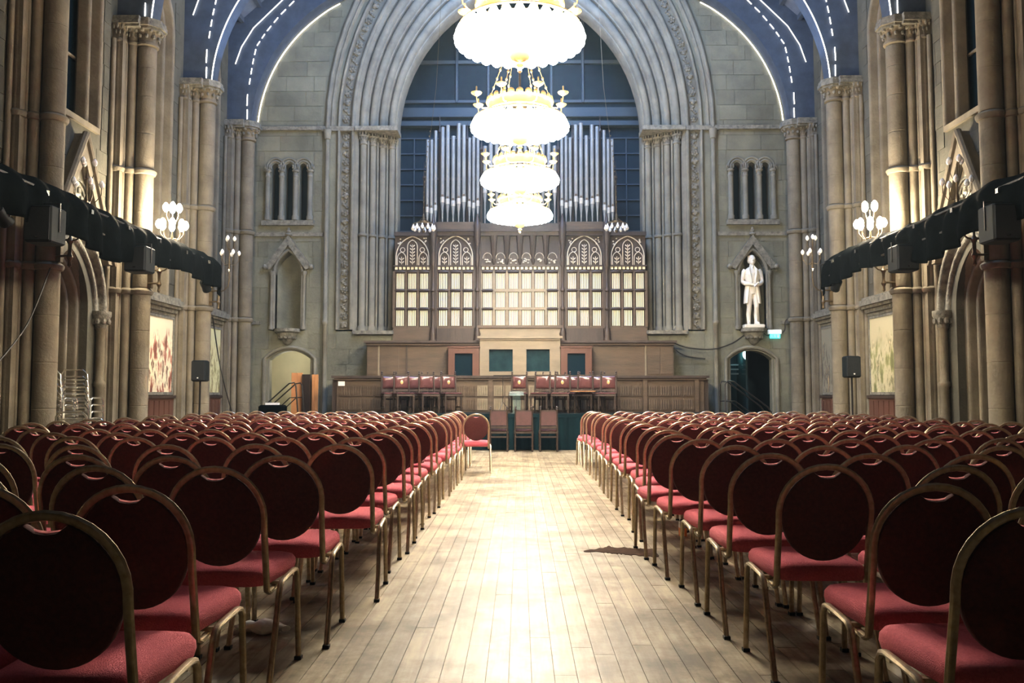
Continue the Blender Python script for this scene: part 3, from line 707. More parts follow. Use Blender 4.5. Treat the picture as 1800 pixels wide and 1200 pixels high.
for x in POST:
    MB().lathe([(.085,2.5),(.10,2.62),(.075,2.72),(.09,2.78),(.055,2.9),(.035,2.98),(.032,3.38),(.06,3.41),(.06,3.46),(.032,3.5),(.030,3.86),(.06,3.89),(.06,3.94),(.032,3.98),(.032,4.5),(.06,4.55),(.05,4.65),(.07,4.78),(.04,4.9),(.09,5.3),(.10,5.6),(.05,5.7),(.02,5.9)], (x, 21.86, 0), 10).build('turned_post', M['wdark'], org, True)
    MB().box(x-.09, x+.09, 21.93, 22.1, 2.5, 5.7).build('pilaster', M['wdark'], org)
    MB().box(x-.012, x+.012, 21.90, 21.935, 3.0, 4.5).build('pale_bead', M['cream'], org)
def pipe(x, r, z0, zm, z1, Y=22.85):
    p = MB().lathe([(.012,z0),(r*.5,zm-.25),(r,zm-.02),(r,z1),(r*.82,z1),(r*.82,z1-.02)], (x,Y,0), 12).build('organ_pipe', M['pipe'], org, True)
    MB().lathe([(r*1.06,zm),(r*1.1,zm+.01),(r*1.1,zm+.14),(r*1.06,zm+.15)], (x,Y-.003,0), 12).build('pipe_mouth', M['mouth'], p, True)
    MB().box(x-r*.6, x+r*.6, Y-r*1.13, Y-r*.9, zm+.15, zm+.21).build('mouth_slot', M['slab'], p)
for s in (-1, 1):
    for x, zm, z1 in ((2.51,6.15,8.15),(2.40,6.12,8.15),(2.29,6.2,8.4)): pipe(s*x, .045, 5.72, zm, z1)
    for x, zm, z1 in ((2.10,6.42,8.5),(1.96,6.37,8.55),(1.81,6.32,8.25),(1.66,6.38,8.6),(1.52,6.43,8.55)): pipe(s*x, .055, 5.72, zm, z1)
    for x, zm, z1 in ((1.37,6.3,8.2),(1.255,6.26,8.25),(1.14,6.32,8.35)): pipe(s*x, .045, 5.72, zm, z1)
    for k in range(6): pipe(s*(.95-k*.16), .055, 5.72, 6.7+.05*k, 8.0+.10*k, 22.95)
    for x, h in ((2.62,7.6),(2.2,8.9),(1.44,8.7),(1.05,8.4)):
        MB().lathe([(.035,5.7),(.03,h-.5),(.05,h-.48),(.05,h-.42),(.02,h-.38),(.005,h)], (s*x, 23.05, 0), 8).build('case_post', M['wdark'], org, True)
pipe(0, .06, 5.72, 7.05, 8.9, 22.95)
MB().box(-2.65, 2.65, 23.05, 23.1, 7.1, 7.16).build('pipe_rail', M['wdark'], org)
MB().box(-2.6, 2.6, 23.25, 23.3, 5.7, 8.1).build('pipe_backing', M['dblue'], org)

# ------------------------------------------------------------ orchestra panelling below the organ
mp_ = thing('gallery_panelling', 'upper brown wood panelling with a ledge under the organ screen', 'panelling', (0,0,0))
MB().box(-3.85, 3.85, 21.42, 22.0, 1.69, 2.52).build('panel_body', M['wmid'], mp_)
MB().box(-3.92, 3.92, 21.30, 22.0, 2.52, 2.575).build('ledge', M['wdark'], mp_)
MB().box(-3.87, 3.87, 21.36, 21.5, 2.46, 2.52).build('ledge_mould', M['wmid'], mp_)
for x in (-3.55, -2.85, 3.15): MB().box(x-.02, x+.02, 21.40, 21.43, 1.7, 2.46).build('stile', M['wdark'] if abs(x) < 3 else M['wlight'], mp_)
for x in (-3.84,-3.35,3.20,3.52): MB().box(x, x+.30, 21.405, 21.43, 1.74, 2.42).build('panel', M['wmid'] if x<0 else M['wmid'], mp_)
cb = thing('organ_console_front', 'pale wooden panel with two dark square panes below the organ', 'panel', (0,0,0))
for a, b, c, d in ((-1.0,-.77,1.67,2.62),(-.18,.16,1.67,2.62),(.74,1.0,1.67,2.62),(-.77,-.18,1.67,1.80),(.16,.74,1.67,1.80),(-.77,-.18,2.35,2.62),(.16,.74,2.35,2.62)):
    MB().box(a, b, 21.2, 21.42, c, d).build('frame_board', M['wlight'], cb)
MB().box(-.77, -.18, 21.27, 21.40, 1.80, 2.35).build('pane', M['tealglass'], cb)
MB().box(.16, .74, 21.27, 21.40, 1.80, 2.35).build('pane', M['tealglass'], cb)
MB().box(-1.06, 1.06, 21.14, 21.44, 2.62, 2.68).build('ledge', M['wlight'], cb)
for k in range(4): MB().box(-1.0, 1.0, 21.17+k*.04, 21.42, 2.58-k*.05, 2.61-k*.05).build('moulding', M['wlight'], cb)
for s, lab in ((-1,'left'),(1,'right')):
    b_ = thing('framed_cabinet', 'dark red wood framed cabinet with a dark pane, %s of the pale organ panel' % lab, 'cabinet', (s*1.39, 21.05, 0))
    for a, b, c, d in ((-.38,-.22,1.69,2.38),(.22,.38,1.69,2.38),(-.22,.22,2.24,2.38)): MB().box(a, b, -.03, .35, c, d).build('frame_board', M['wred'], b_)
    MB().box(-.22, .22, .02, .3, 1.69, 2.24).build('pane', M['glass'], b_)
    MB().box(-.40, .40, -.05, .35, 2.38, 2.42).build('top_board', M['wred'], b_)
bs = thing('choir_panelling', 'long low oak panelled front behind the stage chairs', 'panelling', (0,0,0))
MB().box(-4.50, 4.50, 20.95, 21.96, 0, 1.60).build('body', M['wmid'], bs)
MB().box(-4.62, 4.62, 20.86, 22.0, 1.63, 1.69).build('capping', M['wdark'], bs)
MB().box(-4.56, 4.56, 20.90, 22.0, 1.58, 1.63).build('moulding', M['wmid'], bs)
MB().box(-4.62, -4.50, 21.0, 22.0, 0, 1.6).build('end_panel', M['wdark'], bs); MB().box(4.50, 4.62, 21.0, 22.0, 0, 1.6).build('end_panel', M['wdark'], bs)
x = -4.42; k = 0
while x < 4.3:
    for za, zb in ((.85,1.13),(1.19,1.45)):
        p = MB().box(x, x+.25, 20.925, 20.96, za, zb)
        for q in range(4): p.tube([(x+.04+q*.056, 20.925, za+.03), (x+.04+q*.056, 20.925, zb-.03)], .014, 5)
        p.build('linenfold_panel', M['wmid'] if abs(x) > 1.2 else M['wlight'], bs, True)
    x += .285; k += 1
    if k % 4 == 0:
        MB().box(x-.01, x+.09, 20.90, 20.96, .8, 1.58).build('stile', M['wmid'], bs); x += .12
tag(MB().box(-4.46, -4.30, 20.915, 20.93, 1.44, 1.55).build('paper_notice', M['paper']), 'small blank white paper notice pinned on the left end of the low oak panelling', 'notice')

# ------------------------------------------------------------ stage
st = thing('stage', 'low stage with a dark teal curtain along its front', 'stage', (0,0,0))
for k in range(10): MB().box(-4.3+k*.86, -4.3+k*.86+.855, 19.0, 20.9, .72, .80).build('deck_panel', M['plast'], st)
cu = MB(); N_ = 260; vs = []
for z in (0.01, .72):
    for i in range(N_+1):
        x = -4.3+8.6*i/N_; vs.append((x, 18.96+.018*sin(x*23)+.012*sin(x*41+1), z))
cu.add(vs, [(i,i+1,N_+2+i,N_+1+i) for i in range(N_)]); cu.build('curtain', M['teal'], st, True)
MB().box(-4.32, 4.32, 18.955, 19.02, .72, .80).build('edge_trim', M['teal'], st)
for sx in (-4.25, 4.25):
    for y in (19.1, 20.8): MB().box(sx-.03, sx+.03, y-.03, y+.03, 0, .72).build('leg', M['steel'], st)

# ---- carved wooden stage chairs
def make_hall_chair(front_pad=True):
    t = thing('carved_hall_chair', '', 'chair', (0,0,0))
    for e in (-1, 1):
        MB().tube([(e*.185,-.20,0),(e*.185,-.19,.43),(e*.175,-.24,.90)], .020, 8).build('back_leg', M['wdark'], t, True)
        MB().lathe([(.012,.90),(.028,.915),(.012,.935),(.025,.955),(.004,.985)], (e*.175,-.24,0), 8).build('finial', M['wdark'], t, True)
        MB().lathe([(.02,0),(.018,.08),(.028,.10),(.020,.14),(.024,.30),(.030,.34),(.022,.38),(.022,.42)], (e*.19,.19,0), 8).build('front_leg', M['wdark'], t, True)
        MB().box(e*.19-.012, e*.19+.012, -.18, .19, .12, .15).build('side_rail', M['wdark'], t)
    MB().box(-.21, .21, -.20, .22, .39, .435).build('seat_rail', M['wdark'], t)
    MB().cbox(-.205, .205, -.18, .225, .43, .475, .02).build('seat_pad', M['leather'], t, True)
    for z, h in ((.50,.05),(.86,.035)): MB().box(-.17, .17, -.235, -.20, z, z+h).build('back_rail', M['wdark'], t)
    MB().box(-.165, .165, -.245, -.222, .565, .865).build('back_board', M['redlea'], t)
    pd = MB(); rings = []
    for i, (sc, yy) in enumerate(((1,-.222),(1,-.205),(.82,-.185),(.4,-.178))):
        rings.append([(x*sc, yy, .715+z*sc) for x, z in ((-.155,-.14),(0,-.135),(.155,-.14),(.15,0),(.155,.14),(0,.135),(-.155,.14),(-.15,0))])
    pd.loft(rings); pd.build('back_pad', M['leather'], t, True)
    MB().ell((0,-.178,.715), (.036,.006,.048), 10, 6).build('gilt_emblem', M['gold'], t, True)
    MB().box(-.185, .185, -.205, -.185, .30, .335).build('rear_rail', M['wdark'], t)
    return t
hc = make_hall_chair(); hk = list(hc.children); em = [c for c in hk if c.name.startswith('gilt')][0]
def AX(px, Y): return (px-914)*Y/1500
hall = [(681,20.35,.35,'leftmost on the stage'),(703,20.0,.38,'second from the left with gold emblem'),(726,20.5,.3,'left group rear row, between two front chairs'),(747,19.95,.36,'left group front row, third back from the left'),(761,20.55,.3,'left group, mostly hidden behind its front neighbour'),(786,20.15,.38,'right end of the left group'),
 (914,20.1,-.12,'left end of the right group'),(953,20.05,-.25,'second in front in the right group'),(967,20.55,-.2,'right group rear, between second and third front chairs'),(989,20.0,-.2,'middle front of the right group'),(1007,20.55,-.15,'right group rear, half hidden right of the middle chair'),(1029,20.05,-.22,'right group, behind the tan board'),(1050,20.55,-.2,'right group rear, beside the right end chair'),(1070,20.0,-.2,'rightmost on the stage')]
EMB = (1, 5, 6, 9, 13)
for i, (px, Y, a, d) in enumerate(hall):
    o = hc if i == 0 else dup(hc, pairs=[c for c in hk if i in EMB or c is not em])
    o.location = (AX(px, Y)+(.1 if a > 0 else -.04), Y-.1, .8); o.rotation_euler = (0,0,pi+a); o['label'] = 'dark carved stage chair, '+d; o['group'] = 'carved chairs on the stage'
for px, d in ((877,'left'),(920.6,'middle'),(964,'right')):
    o = dup(hc, pairs=[c for c in hk if c is not em]); o.location = (AX(px, 18.5), 18.62, 0); o.rotation_euler = (0,0,0); o['group'] = 'carved chairs on the floor before the stage'
    o['label'] = 'wooden chair with red brown back before the stage curtain, %s of three' % d
t = thing('tan_board', 'tan wooden board lying across chair seats on the right of the stage', 'board', (AX(1024,19.7), 19.72, 1.295), .15)
MB().box(-.27, .27, -.14, .14, 0, .015).build('board_sheet', M['worg'], t)
t = thing('acrylic_lectern', 'clear greenish acrylic lectern standing at the middle of the stage', 'lectern', (AX(908,19.4), 19.4, .8))
MB().box(-.13, .13, -.1, .1, 0, .015).build('base', M['acryl'], t); MB().box(-.09, .09, 0, .012, .015, .42).build('front_panel', M['acryl'], t)
MB().obox((0,0,.45), (.16,.12,.008), Matrix.Rotation(.35, 3, 'X')).build('reading_shelf', M['acryl'], t)
t = thing('music_stand', 'thin black music stand beside the carved chairs on the stage', 'stand', (AX(884,19.8), 19.8, .8))
MB().tube([(0,0,.25),(0,0,.84)], .008, 6).build('pole', M['steel'], t)
for k in range(3): MB().tube([(0,0,.25),(.2*cos(k*2.1),.2*sin(k*2.1),.01)], .007, 6).build('foot', M['steel'], t)
MB().obox((0,0,.86), (.22,.01,.02), Matrix.Identity(3)).build('ledge', M['steel'], t)

bpy.data.objects.remove(em)
# ------------------------------------------------------------ banquet chairs
def flat_tube(mb, pts, a, b, up): return mb.tube(pts, a, 8, sy=b/a, up=up)
def make_banquet():
    t = thing('banquet_chair', '', 'chair', (0,0,0))
    # seat: rounded trapezoid cushion
    out = []
    def rr(hw, y0, y1, r, n=4):
        p = []
        for cx, cy, a0 in ((hw-r,y1-r,0),(-hw+r,y1-r,pi/2),(-hw+.02+r,y0+r,pi),(hw-.02-r,y0+r,3*pi/2)):
            for k in range(n+1): a = a0+k*pi/2/n; p.append((cx+r*cos(a), cy+r*sin(a)))
        return p
    rings = []
    for ins, z in ((.035,.415),(.006,.422),(0,.445),(.002,.468),(.014,.486),(.045,.497),(.12,.503)):
        rings.append([(x*(1-ins/.235), .03+(y-.03)*(1-ins/.23), z) for x, y in rr(.221,-.20,.27,.07)])
    MB().loft(rings).build('seat', M['seat'], t, True)
    # back pad with crescent grip notch ; local plane tilted
    def bp_(x, z, d=0): return (x, -.165-.10*(z-.42)/.5+d, z)
    def outline(sc):
        p = []
        n = 40
        for k in range(n):
            a = pi/2 + 2*pi*k/n; x = .187*sc*cos(a); z = .706+.200*sc*sin(a)
            p.append((x, z))
        # crescent notch cut into the top edge
        q = []
        for x, z in p:
            if z > .8 and abs(x) < .058: z = min(z, .905*1 - .034*sqrt(max(0, 1-(x/.058)**2)) - (1-sc)*.15)
            q.append((x, z))
        return q
    rings = []
    for sc, d in ((.55,-.016),(.93,-.015),(.985,-.011),(1,-.004),(1,.010),(.97,.024),(.86,.034),(.5,.040)):
        rings.append([bp_(x, z, d) for x, z in outline(sc)])
    o = MB().loft(rings).build('back_pad', M['back'], t, True)
    # grip lip: lighter pink paints the light falling on the notch edge
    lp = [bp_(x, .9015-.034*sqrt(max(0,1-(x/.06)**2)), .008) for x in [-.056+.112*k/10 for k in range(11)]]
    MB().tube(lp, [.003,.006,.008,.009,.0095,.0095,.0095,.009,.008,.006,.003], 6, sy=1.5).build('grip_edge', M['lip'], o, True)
    # back frame
    pts = []
    for z in (.40,.44,.50,.58,.66): pts.append(bp_(-.196, z))
    for k in range(0, 17): a = pi - k*pi/16; pts.append(bp_(.198*cos(a), .722+.198*sin(a)))
    for z in (.66,.58,.50,.44,.40): pts.append(bp_(.196, z))
    p0 = [(-.20,-.02,.402),(-.199,-.09,.392),(-.198,-.135,.388)]; p1 = [(-p[0],p[1],p[2]) for p in reversed(p0)]
    flat_tube(MB(), p0+pts+p1, .0150, .0115, (1,0,0)).build('back_frame', M['frame'], t, True)
    for e in (-1, 1):
        flat_tube(MB(), [(e*.236,-.255,0),(e*.234,-.17,.20),(e*.232,-.105,.375),(e*.232,-.09,.402),(e*.231,-.06,.418),(e*.231,.03,.425)], .0135, .0105, (1,0,0)).build('rear_leg', M['frame'], t, True)
        flat_tube(MB(), [(e*.231,.03,.425),(e*.231,.14,.430),(e*.231,.172,.422),(e*.232,.19,.395),(e*.234,.205,.20),(e*.236,.222,0)], .0135, .0105, (1,0,0)).build('front_leg', M['frame'], t, True)
    fr = MB()
    for y in (-.06,.13): fr.box(-.231,.231,y-.012,y+.012,.405,.42)
    fr.build('seat_rail', M['frame'], t)
    return t
bc = make_banquet(); bk = list(bc.children)
caps = MB()
for e in (-1, 1):
    caps.box(e*.236-.016, e*.236+.016, -.273, -.238, -.001, .016); caps.box(e*.236-.016, e*.236+.016, .206, .238, -.001, .016)
capmesh = caps.mesh('foot_caps', M['plast'])
lk = MB().box(.236,.27,-.03,.05,.385,.44)
LY = [2.22,2.85,3.58,4.22,5.15,5.98,6.68,7.4,8.15,8.9,9.65,10.4,11.15,11.9,12.65,13.45,14.3,15.2]
LX = [-1.22,-1.29,-1.27,-1.19,-1.10,-1.14,-1.11,-1.13,-1.15,-1.12,-1.14,-1.10,-1.09,-1.08,-1.10,-1.12,-1.1,-1.12]
RY = [2.33,2.92,3.72,4.40,5.08,5.78,6.48,7.25,8.0,8.75,9.5,10.25,11.05,11.85,12.65,13.5,14.35,15.2]
RX = [1.37,1.40,1.32,1.28,1.27,1.21,1.17,1.25,1.30,1.27,1.30,1.28,1.30,1.33,1.30,1.32,1.31,1.28]
ORD = ['first','second','third','fourth','fifth','sixth','seventh','eighth','ninth','tenth','eleventh','twelfth','thirteenth','fourteenth','fifteenth','sixteenth','seventeenth','eighteenth']
places = []
for side, YS, XS, s in (('left', LY, LX, -1), ('right', RY, RX, 1)):
    for i, (y, x0) in enumerate(zip(YS, XS)):
        for j in range(10):
            x = x0 + s*j*(.508+.004*(i % 3)); yy = y + (random.uniform(-.05,.05) if j else 0) + (.02*j if i % 4 == 1 else 0)
            if abs(x) > 5.55: continue
            px = 914+1500*(x-s*.24)/(yy+.25)
            if px < -20 or px > 1820: continue
            pxm = 914+1500*x/yy
            places.append((yy, x, (random.uniform(-.06,.06) if j else random.uniform(-.03,.05)), side, i, j))
places.append((13.35, -.70, .06, 'left', 99, 0)); places.append((14.6, .98+.27, .12, 'right', 99, 0))
places.sort()
sysn = 0
stuff = MB()
for n_, (yy, x, rz, side, i, j) in enumerate(places):
    if n_ >= 300 and i != 99:
        R_ = Matrix.Rotation(rz, 3, 'Z')
        for ch in bk:
            stuff.add([tuple(R_ @ v.co + Vector((x, yy+.25, 0))) for v in ch.data.vertices], [tuple(p.vertices) for p in ch.data.polygons]) if 0 else None
        continue
    o = bc if sysn == 0 else dup(bc, pairs=bk); sysn += 1
    o.location = (x, yy+.25, 0); o.rotation_euler = (0,0,rz)
    if i == 99: d = 'standing alone at the far end of the aisle, left side' if side == 'left' else 'standing out at the far aisle end of the right block'
    else: d = '%s row from the camera, %s block, %s' % (ORD[i], side, 'on the aisle' if j == 0 else ORD[j]+' from the aisle')
    o['label'] = 'red banquet chair, '+d; o['group'] = 'red banquet chairs in the %s block' % side
    if yy < 9:
        c = bpy.data.objects.new('foot_caps', capmesh); C.objects.link(c); c.parent = o
print('banquet chairs', sysn, 'of', len(places))

# ------------------------------------------------------------ chandeliers
def make_chandelier():
    t = thing('ring_chandelier', '', 'chandelier', (0,0,0))
    gl = MB().lathe([(.012,.075),(.03,.07),(.045,.04),(.064,-.005),(.066,-.035),(.05,-.075),(.02,-.095),(.002,-.1)], (0,0,0), 8).mesh('globe', M['on'], True)
    for R_, n, z, sc in ((.655,30,0,1),(.53,24,-.03,.95),(.40,18,-.01,.95),(.27,12,.03,.9),(.14,6,.03,.9)):  # inner globe rings added to fill the ellipse with lamp glare
        for k in range(n):
            a = 2*pi*(k+.5)/n; o = bpy.data.objects.new('globe', gl); C.objects.link(o); o.parent = t; o.location = (R_*cos(a), R_*sin(a), z); o.scale = (sc,sc,sc)
    for R_, z, r in ((.655,.10,.016),(.53,.075,.012),(.40,.095,.012),(.27,.13,.012)):
        MB().tube([(R_*cos(2*pi*k/40), R_*sin(2*pi*k/40), z) for k in range(40)], r, 6, True).build('lamp_ring', M['gold'], t, True)
    for k in range(8): a = k*pi/4; MB().tube([(.08*cos(a),.08*sin(a),.12),(.4*cos(a),.4*sin(a),.14),(.655*cos(a),.655*sin(a),.10)], .010, 6).build('spoke', M['gold'], t, True)
    cr = MB(); NR = 48
    rings = []
    for z, dr in ((.20,.02),(.22,0),(.32,-.01),(.34,.02)): rings.append([((.47+dr)*cos(2*pi*k/NR), (.47+dr)*sin(2*pi*k/NR), z) for k in range(NR)])
    for z, dr in ((.34,-.01),(.20,-.01)): rings.append([((.46+dr)*cos(2*pi*k/NR), (.46+dr)*sin(2*pi*k/NR), z) for k in range(NR)])
    cr.loft(rings, False, True).build('crown_band', M['gold'], t, True)
    for k in range(24):
        a = 2*pi*k/24; cc = MB().ell((0,0,0), (.052,.02,.052), 8, 5); R3 = Matrix.Rotation(a+pi/2, 3, 'Z')
        MB().add([tuple(R3 @ Vector(p) + Vector((.475*cos(a), .475*sin(a), .365))) for p in cc.v], cc.f).build('scallop', M['gold'], t, True)
    for k in range(8):
        a = 2*pi*(k+.5)/8; ar = MB().tube([(.47*cos(a),.47*sin(a),.22),(.58*cos(a),.58*sin(a),.20),(.66*cos(a),.66*sin(a),.27),(.67*cos(a),.67*sin(a),.36)], .009, 6).build('cup_arm', M['gold'], t, True)
        MB().lathe([(.012,.36),(.03,.37),(.075,.40),(.08,.415),(.03,.42),(.012,.45),(.012,.50),(.002,.51)], (.67*cos(a),.67*sin(a),0), 10).build('candle_cup', M['gold'], ar, True)
    MB().lathe([(.002,-.40),(.025,-.38),(.02,-.34),(.045,-.31),(.02,-.28),(.10,-.24),(.13,-.18),(.11,-.12),(.04,-.08),(.03,.12)], (0,0,0), 14).build('bottom_finial', M['gold'], t, True)
    for k in range(6):
        a = 2*pi*k/6; ch = MB(); p = Vector((.46*cos(a), .46*sin(a), .36)); q = Vector((.10*cos(a), .10*sin(a), 1.35))
        ch.tube([p, q], .005, 5)
        for m_ in range(7): c_ = p.lerp(q, (m_+.6)/7.4); ch.ell(c_, (.018,.018,.026), 6, 4)
        ch.build('chain', M['gold'], t, True)
    MB().lathe([(.02,1.25),(.10,1.30),(.14,1.36),(.10,1.42),(.03,1.50),(.018,1.6),(.015,3.2),(.04,3.25),(.015,3.3),(.014,11.6)], (0,0,0), 10).build('suspension_rod', M['brass'], t, True)
    return t
ch = make_chandelier(); ck = list(ch.children)
for i, y in enumerate((9.1, 12.2, 15.3, 18.4)):
    o = ch if i == 0 else dup(ch, pairs=ck)
    o.location = (0, y, 5.12); o['label'] = ['nearest and largest', 'second from the camera', 'third from the camera', 'farthest and lowest in view'][i].join(['lit gilt ring chandelier over the aisle, ', '']); o['group'] = 'ring chandeliers over the aisle'

# unlit pendants before the organ
for s, lab in ((-1,'left'),(1,'right')):
    t = thing('ring_pendant', 'small unlit pendant of white pear bulbs before the organ, %s side' % lab, 'pendant', (s*2.42, 21.2, 5.42))
    for k in range(12):
        a = 2*pi*k/12; MB().lathe([(.012,.06),(.018,.03),(.038,-.02),(.04,-.045),(.025,-.075),(.002,-.085)], (.27*cos(a),.27*sin(a),0), 8).build('bulb', M['off'], t, True)
    MB().tube([(.27*cos(2*pi*k/24), .27*sin(2*pi*k/24), .07) for k in range(24)], .014, 6, True).build('ring', M['brass'], t, True)
    for k in range(4): a = k*pi/2; MB().tube([(.27*cos(a),.27*sin(a),.07),(.1*cos(a),.1*sin(a),.16),(0,0,.26)], .008, 6).build('arm', M['brass'], t, True)
    MB().lathe([(.003,-.16),(.03,-.13),(.045,-.09),(.02,-.05),(.02,.1),(.10,.12),(.11,.15),(.03,.18),(.03,.3),(.015,.34)], (0,0,0), 10).build('stem', M['brass'], t, True)
    c_ = MB().tube([(0,0,.3),(-s*.02,0,1.0),(-s*.14,0,2.2),(-s*.3,0,3.6),(-s*.5,0,7.6)], .005, 5)
    for k in range(16): c_.ell((-s*.02*k*k/30, 0, .5+k*.13), (.014,.014,.025), 6, 4)
    c_.build('chain', M['brass'], t, True)

# ------------------------------------------------------------ wall candelabra
for s, side in ((-1,'left'),(1,'right')):
    for i, ci in enumerate((2, 3, 4)):
        lit = i == 1; y = CY[ci]
        t = thing('wall_candelabrum', ('lit' if lit else 'unlit')+' brass globe candelabrum on the %s, %s' % (side, ['on the column nearest the camera','glowing above the speaker truss','beside the column at the end of the truss'][i]), 'lamp', (s*6.45, y-.12, 0), group='brass candelabra on the side columns')
        w_ = s*.44
        MB().box(w_-.06, w_+.06, .04, .12, 3.20, 3.62).build('back_plate', M['brass'], t)
        for z in (3.28, 3.52): MB().tube([(w_,.04,z),(w_*.5,.0,z)], .018, 8).build('bracket_bar', M['brass'], t, True)
        MB().lathe([(.003,3.10),(.03,3.13),(.02,3.2),(.05,3.26),(.025,3.32),(.03,3.45),(.055,3.5),(.02,3.56),(.02,3.66),(.035,3.7),(.01,3.76)], (w_*.5,0,0), 8).build('bracket_stem', M['brass'], t, True)
        MB().tube([(w_*.5,0,3.5),(w_*.25,-.02,3.52),(w_*.02,-.02,3.62),(-w_*.02,0,3.8),(0,0,4.0)], .014, 8).build('swan_arm', M['brass'], t, True)
        MB().lathe([(.02,3.95),(.035,4.0),(.015,4.05),(.03,4.12),(.012,4.2),(.012,4.42),(.03,4.45),(.01,4.5),(.01,4.62)], (0,0,0), 8).build('stem', M['brass'], t, True)
        gm = M['lamp'] if lit else M['off']; gs = 1.45 if lit else 1.0  # lit globes enlarged and multiplied to shape their glow
        for n_, R_, z0_, zg in ((8 if lit else 5,.20,4.12,4.36),(4 if lit else 3,.10,4.45,4.68)):
            for k in range(n_):
                a = 2*pi*k/n_+.4; R2 = R_
                ar = MB().tube([(0,0,z0_),(R2*.6*cos(a),R2*.6*sin(a),z0_-.03),(R2*cos(a),R2*sin(a),z0_+.08),(R2*cos(a),R2*sin(a),zg-.04)], .007, 6).build('lamp_arm', M['brass'], t, True)
                g = MB().lathe([(.012,-.05),(.03,-.03),(.042,0),(.036,.03),(.018,.055),(.010,.065)], (0,0,0), 8).build('globe', gm, t, True, loc=(R2*cos(a)*(1.15 if lit else 1), R2*sin(a)*(1.15 if lit else 1), zg)); g.scale = (gs,gs,gs)
        if lit:
            l = bpy.data.lights.new('candelabrum_lamp', 'POINT'); l.energy = 85; l.color = (1,.84,.60); l.shadow_soft_size = .12
            o = bpy.data.objects.new('candelabrum_lamp', l); C.objects.link(o); o.location = (s*6.33, y-.3, 4.55)

# ------------------------------------------------------------ speaker trusses with black drape
for s, side in ((-1,'left'),(1,'right')):
    t = thing('lighting_truss', 'long black truss wrapped in black cloth along the %s columns' % side, 'truss', (s*6.15, 0, 0))
    for dx, z in ((-.09,3.55),(.09,3.55),(-.09,3.83),(.09,3.83)): MB().tube([(dx,7.2,z),(dx,17.1,z)], .022, 6).build('chord', M['steel'], t, True)
    br = MB()
    for k in range(32): y = 7.3+k*.3; br.tube([(.09*(1 if k%2 else -1),y,3.55),(.09*(1 if k%2 else -1),y+.3,3.83)], .01, 5)
    br.build('bracing', M['steel'], t, kind='stuff')
    for ci in (1,2,3): MB().box(*sorted((s*.05, s*.78)), CY[ci]-.34, CY[ci]-.30, 3.66, 3.72).build('wall_arm', M['steel'], t)
    cl = MB(); ny = 210; ns = 15; vs = []; YT = 17.15
    for i in range(ny+1):
        y = 7.2+(YT-7.2)*i/ny
        bot = 3.43 - .10*abs(sin(y*1.05)) - (.22 if 11.3 < y < 13.2 else 0)*sin(min(1,max(0,(y-11.3)/1.9))*pi) + .05*noise.noise(Vector((y*2,s*3,0)))
        topz = 3.93 + .03*sin(y*1.3) + .05*noise.noise(Vector((y*1.5,s,5)))
        if y > YT-.35: bot -= .15*(y-YT+.35)/.35 
        for k in range(ns+1):
            f = k/ns
            if f < .2: x = .17-.34*(f/.2)*.5; z = topz-.10+.10*sin(f/.2*pi/2)
            else:
                g_ = (f-.2)/.8; z = topz+(bot-topz)*g_; x = -.02-.13*sin(min(1,g_*3)*pi/2)
                x += (.045*g_+.012)*sin(y*13+1.5*noise.noise(Vector((y*1.3,z,s))))+.05*noise.noise(Vector((y*3,z*3,s*2)))
            if y > YT-.3: x *= 1-.6*(y-YT+.3)/.3
            vs.append((x*-s*-1, y, z))
    cl.add(vs, [(i*(ns+1)+k,(i+1)*(ns+1)+k,(i+1)*(ns+1)+k+1,i*(ns+1)+k+1) for i in range(ny) for k in range(ns)])
    o = cl.build('drape', M['cloth'], t, True); md = o.modifiers.new('thick', 'SOLIDIFY'); md.thickness = .012
    for k in range(9): MB().box(*sorted((-s*.16,-s*.19)), 8.3+k*1.13, 8.36+k*1.13, 3.74, 3.80).build('clamp', M['chrome'], t)
    for n_, (y, z0_, z1_, lab) in enumerate(((10.5,3.10,3.56,'near the first column'),(13.15,3.12,3.52,'near the middle column'))):
        b = thing('hanging_speaker', 'black box speaker hanging under the %s truss, %s' % (side, lab), 'speaker', (s*5.93, y, 0))
        MB().cbox(-.17,.17,-.18,.18,z0_,z1_,.02).build('cabinet', M['plast'], b)
        MB().box(-.15,.15,-.19,-.178,z0_+.03,z1_-.03).build('grille', M['grille'], b)
        MB().tube([(-.18,0,z0_+.15),(-.18,0,z1_+.05),(.18,0,z1_+.05),(.18,0,z0_+.15)], .010, 6).build('yoke', M['steel'], b)
        MB().box(-.02,.02,-.195,-.189,z0_+.05,z0_+.075).build('badge', M['chrome'], b)
    for n_, y in enumerate((9.9, 13.4, 16.4)):
        b = thing('stage_spotlight', 'small black stage spotlight under the %s truss, %s' % (side, ['nearest','middle','farthest'][n_]), 'spotlight', (s*6.1, y, 3.40))
        R3 = Matrix.Rotation(radians(60), 3, 'X')
        MB().lathe([(.04,.16),(.07,.14),(.075,0),(.09,-.10),(.08,-.10)], (0,0,-.08), 12, R3).build('can', M['plast'], b, True)
        MB().tube([(-.09,0,-.08),(-.09,0,.05),(.09,0,.05),(.09,0,-.08)], .008, 6).build('yoke', M['steel'], b)
        MB().tube([(0,0,.05),(0,0,.16)], .010, 6).build('clamp', M['steel'], b)

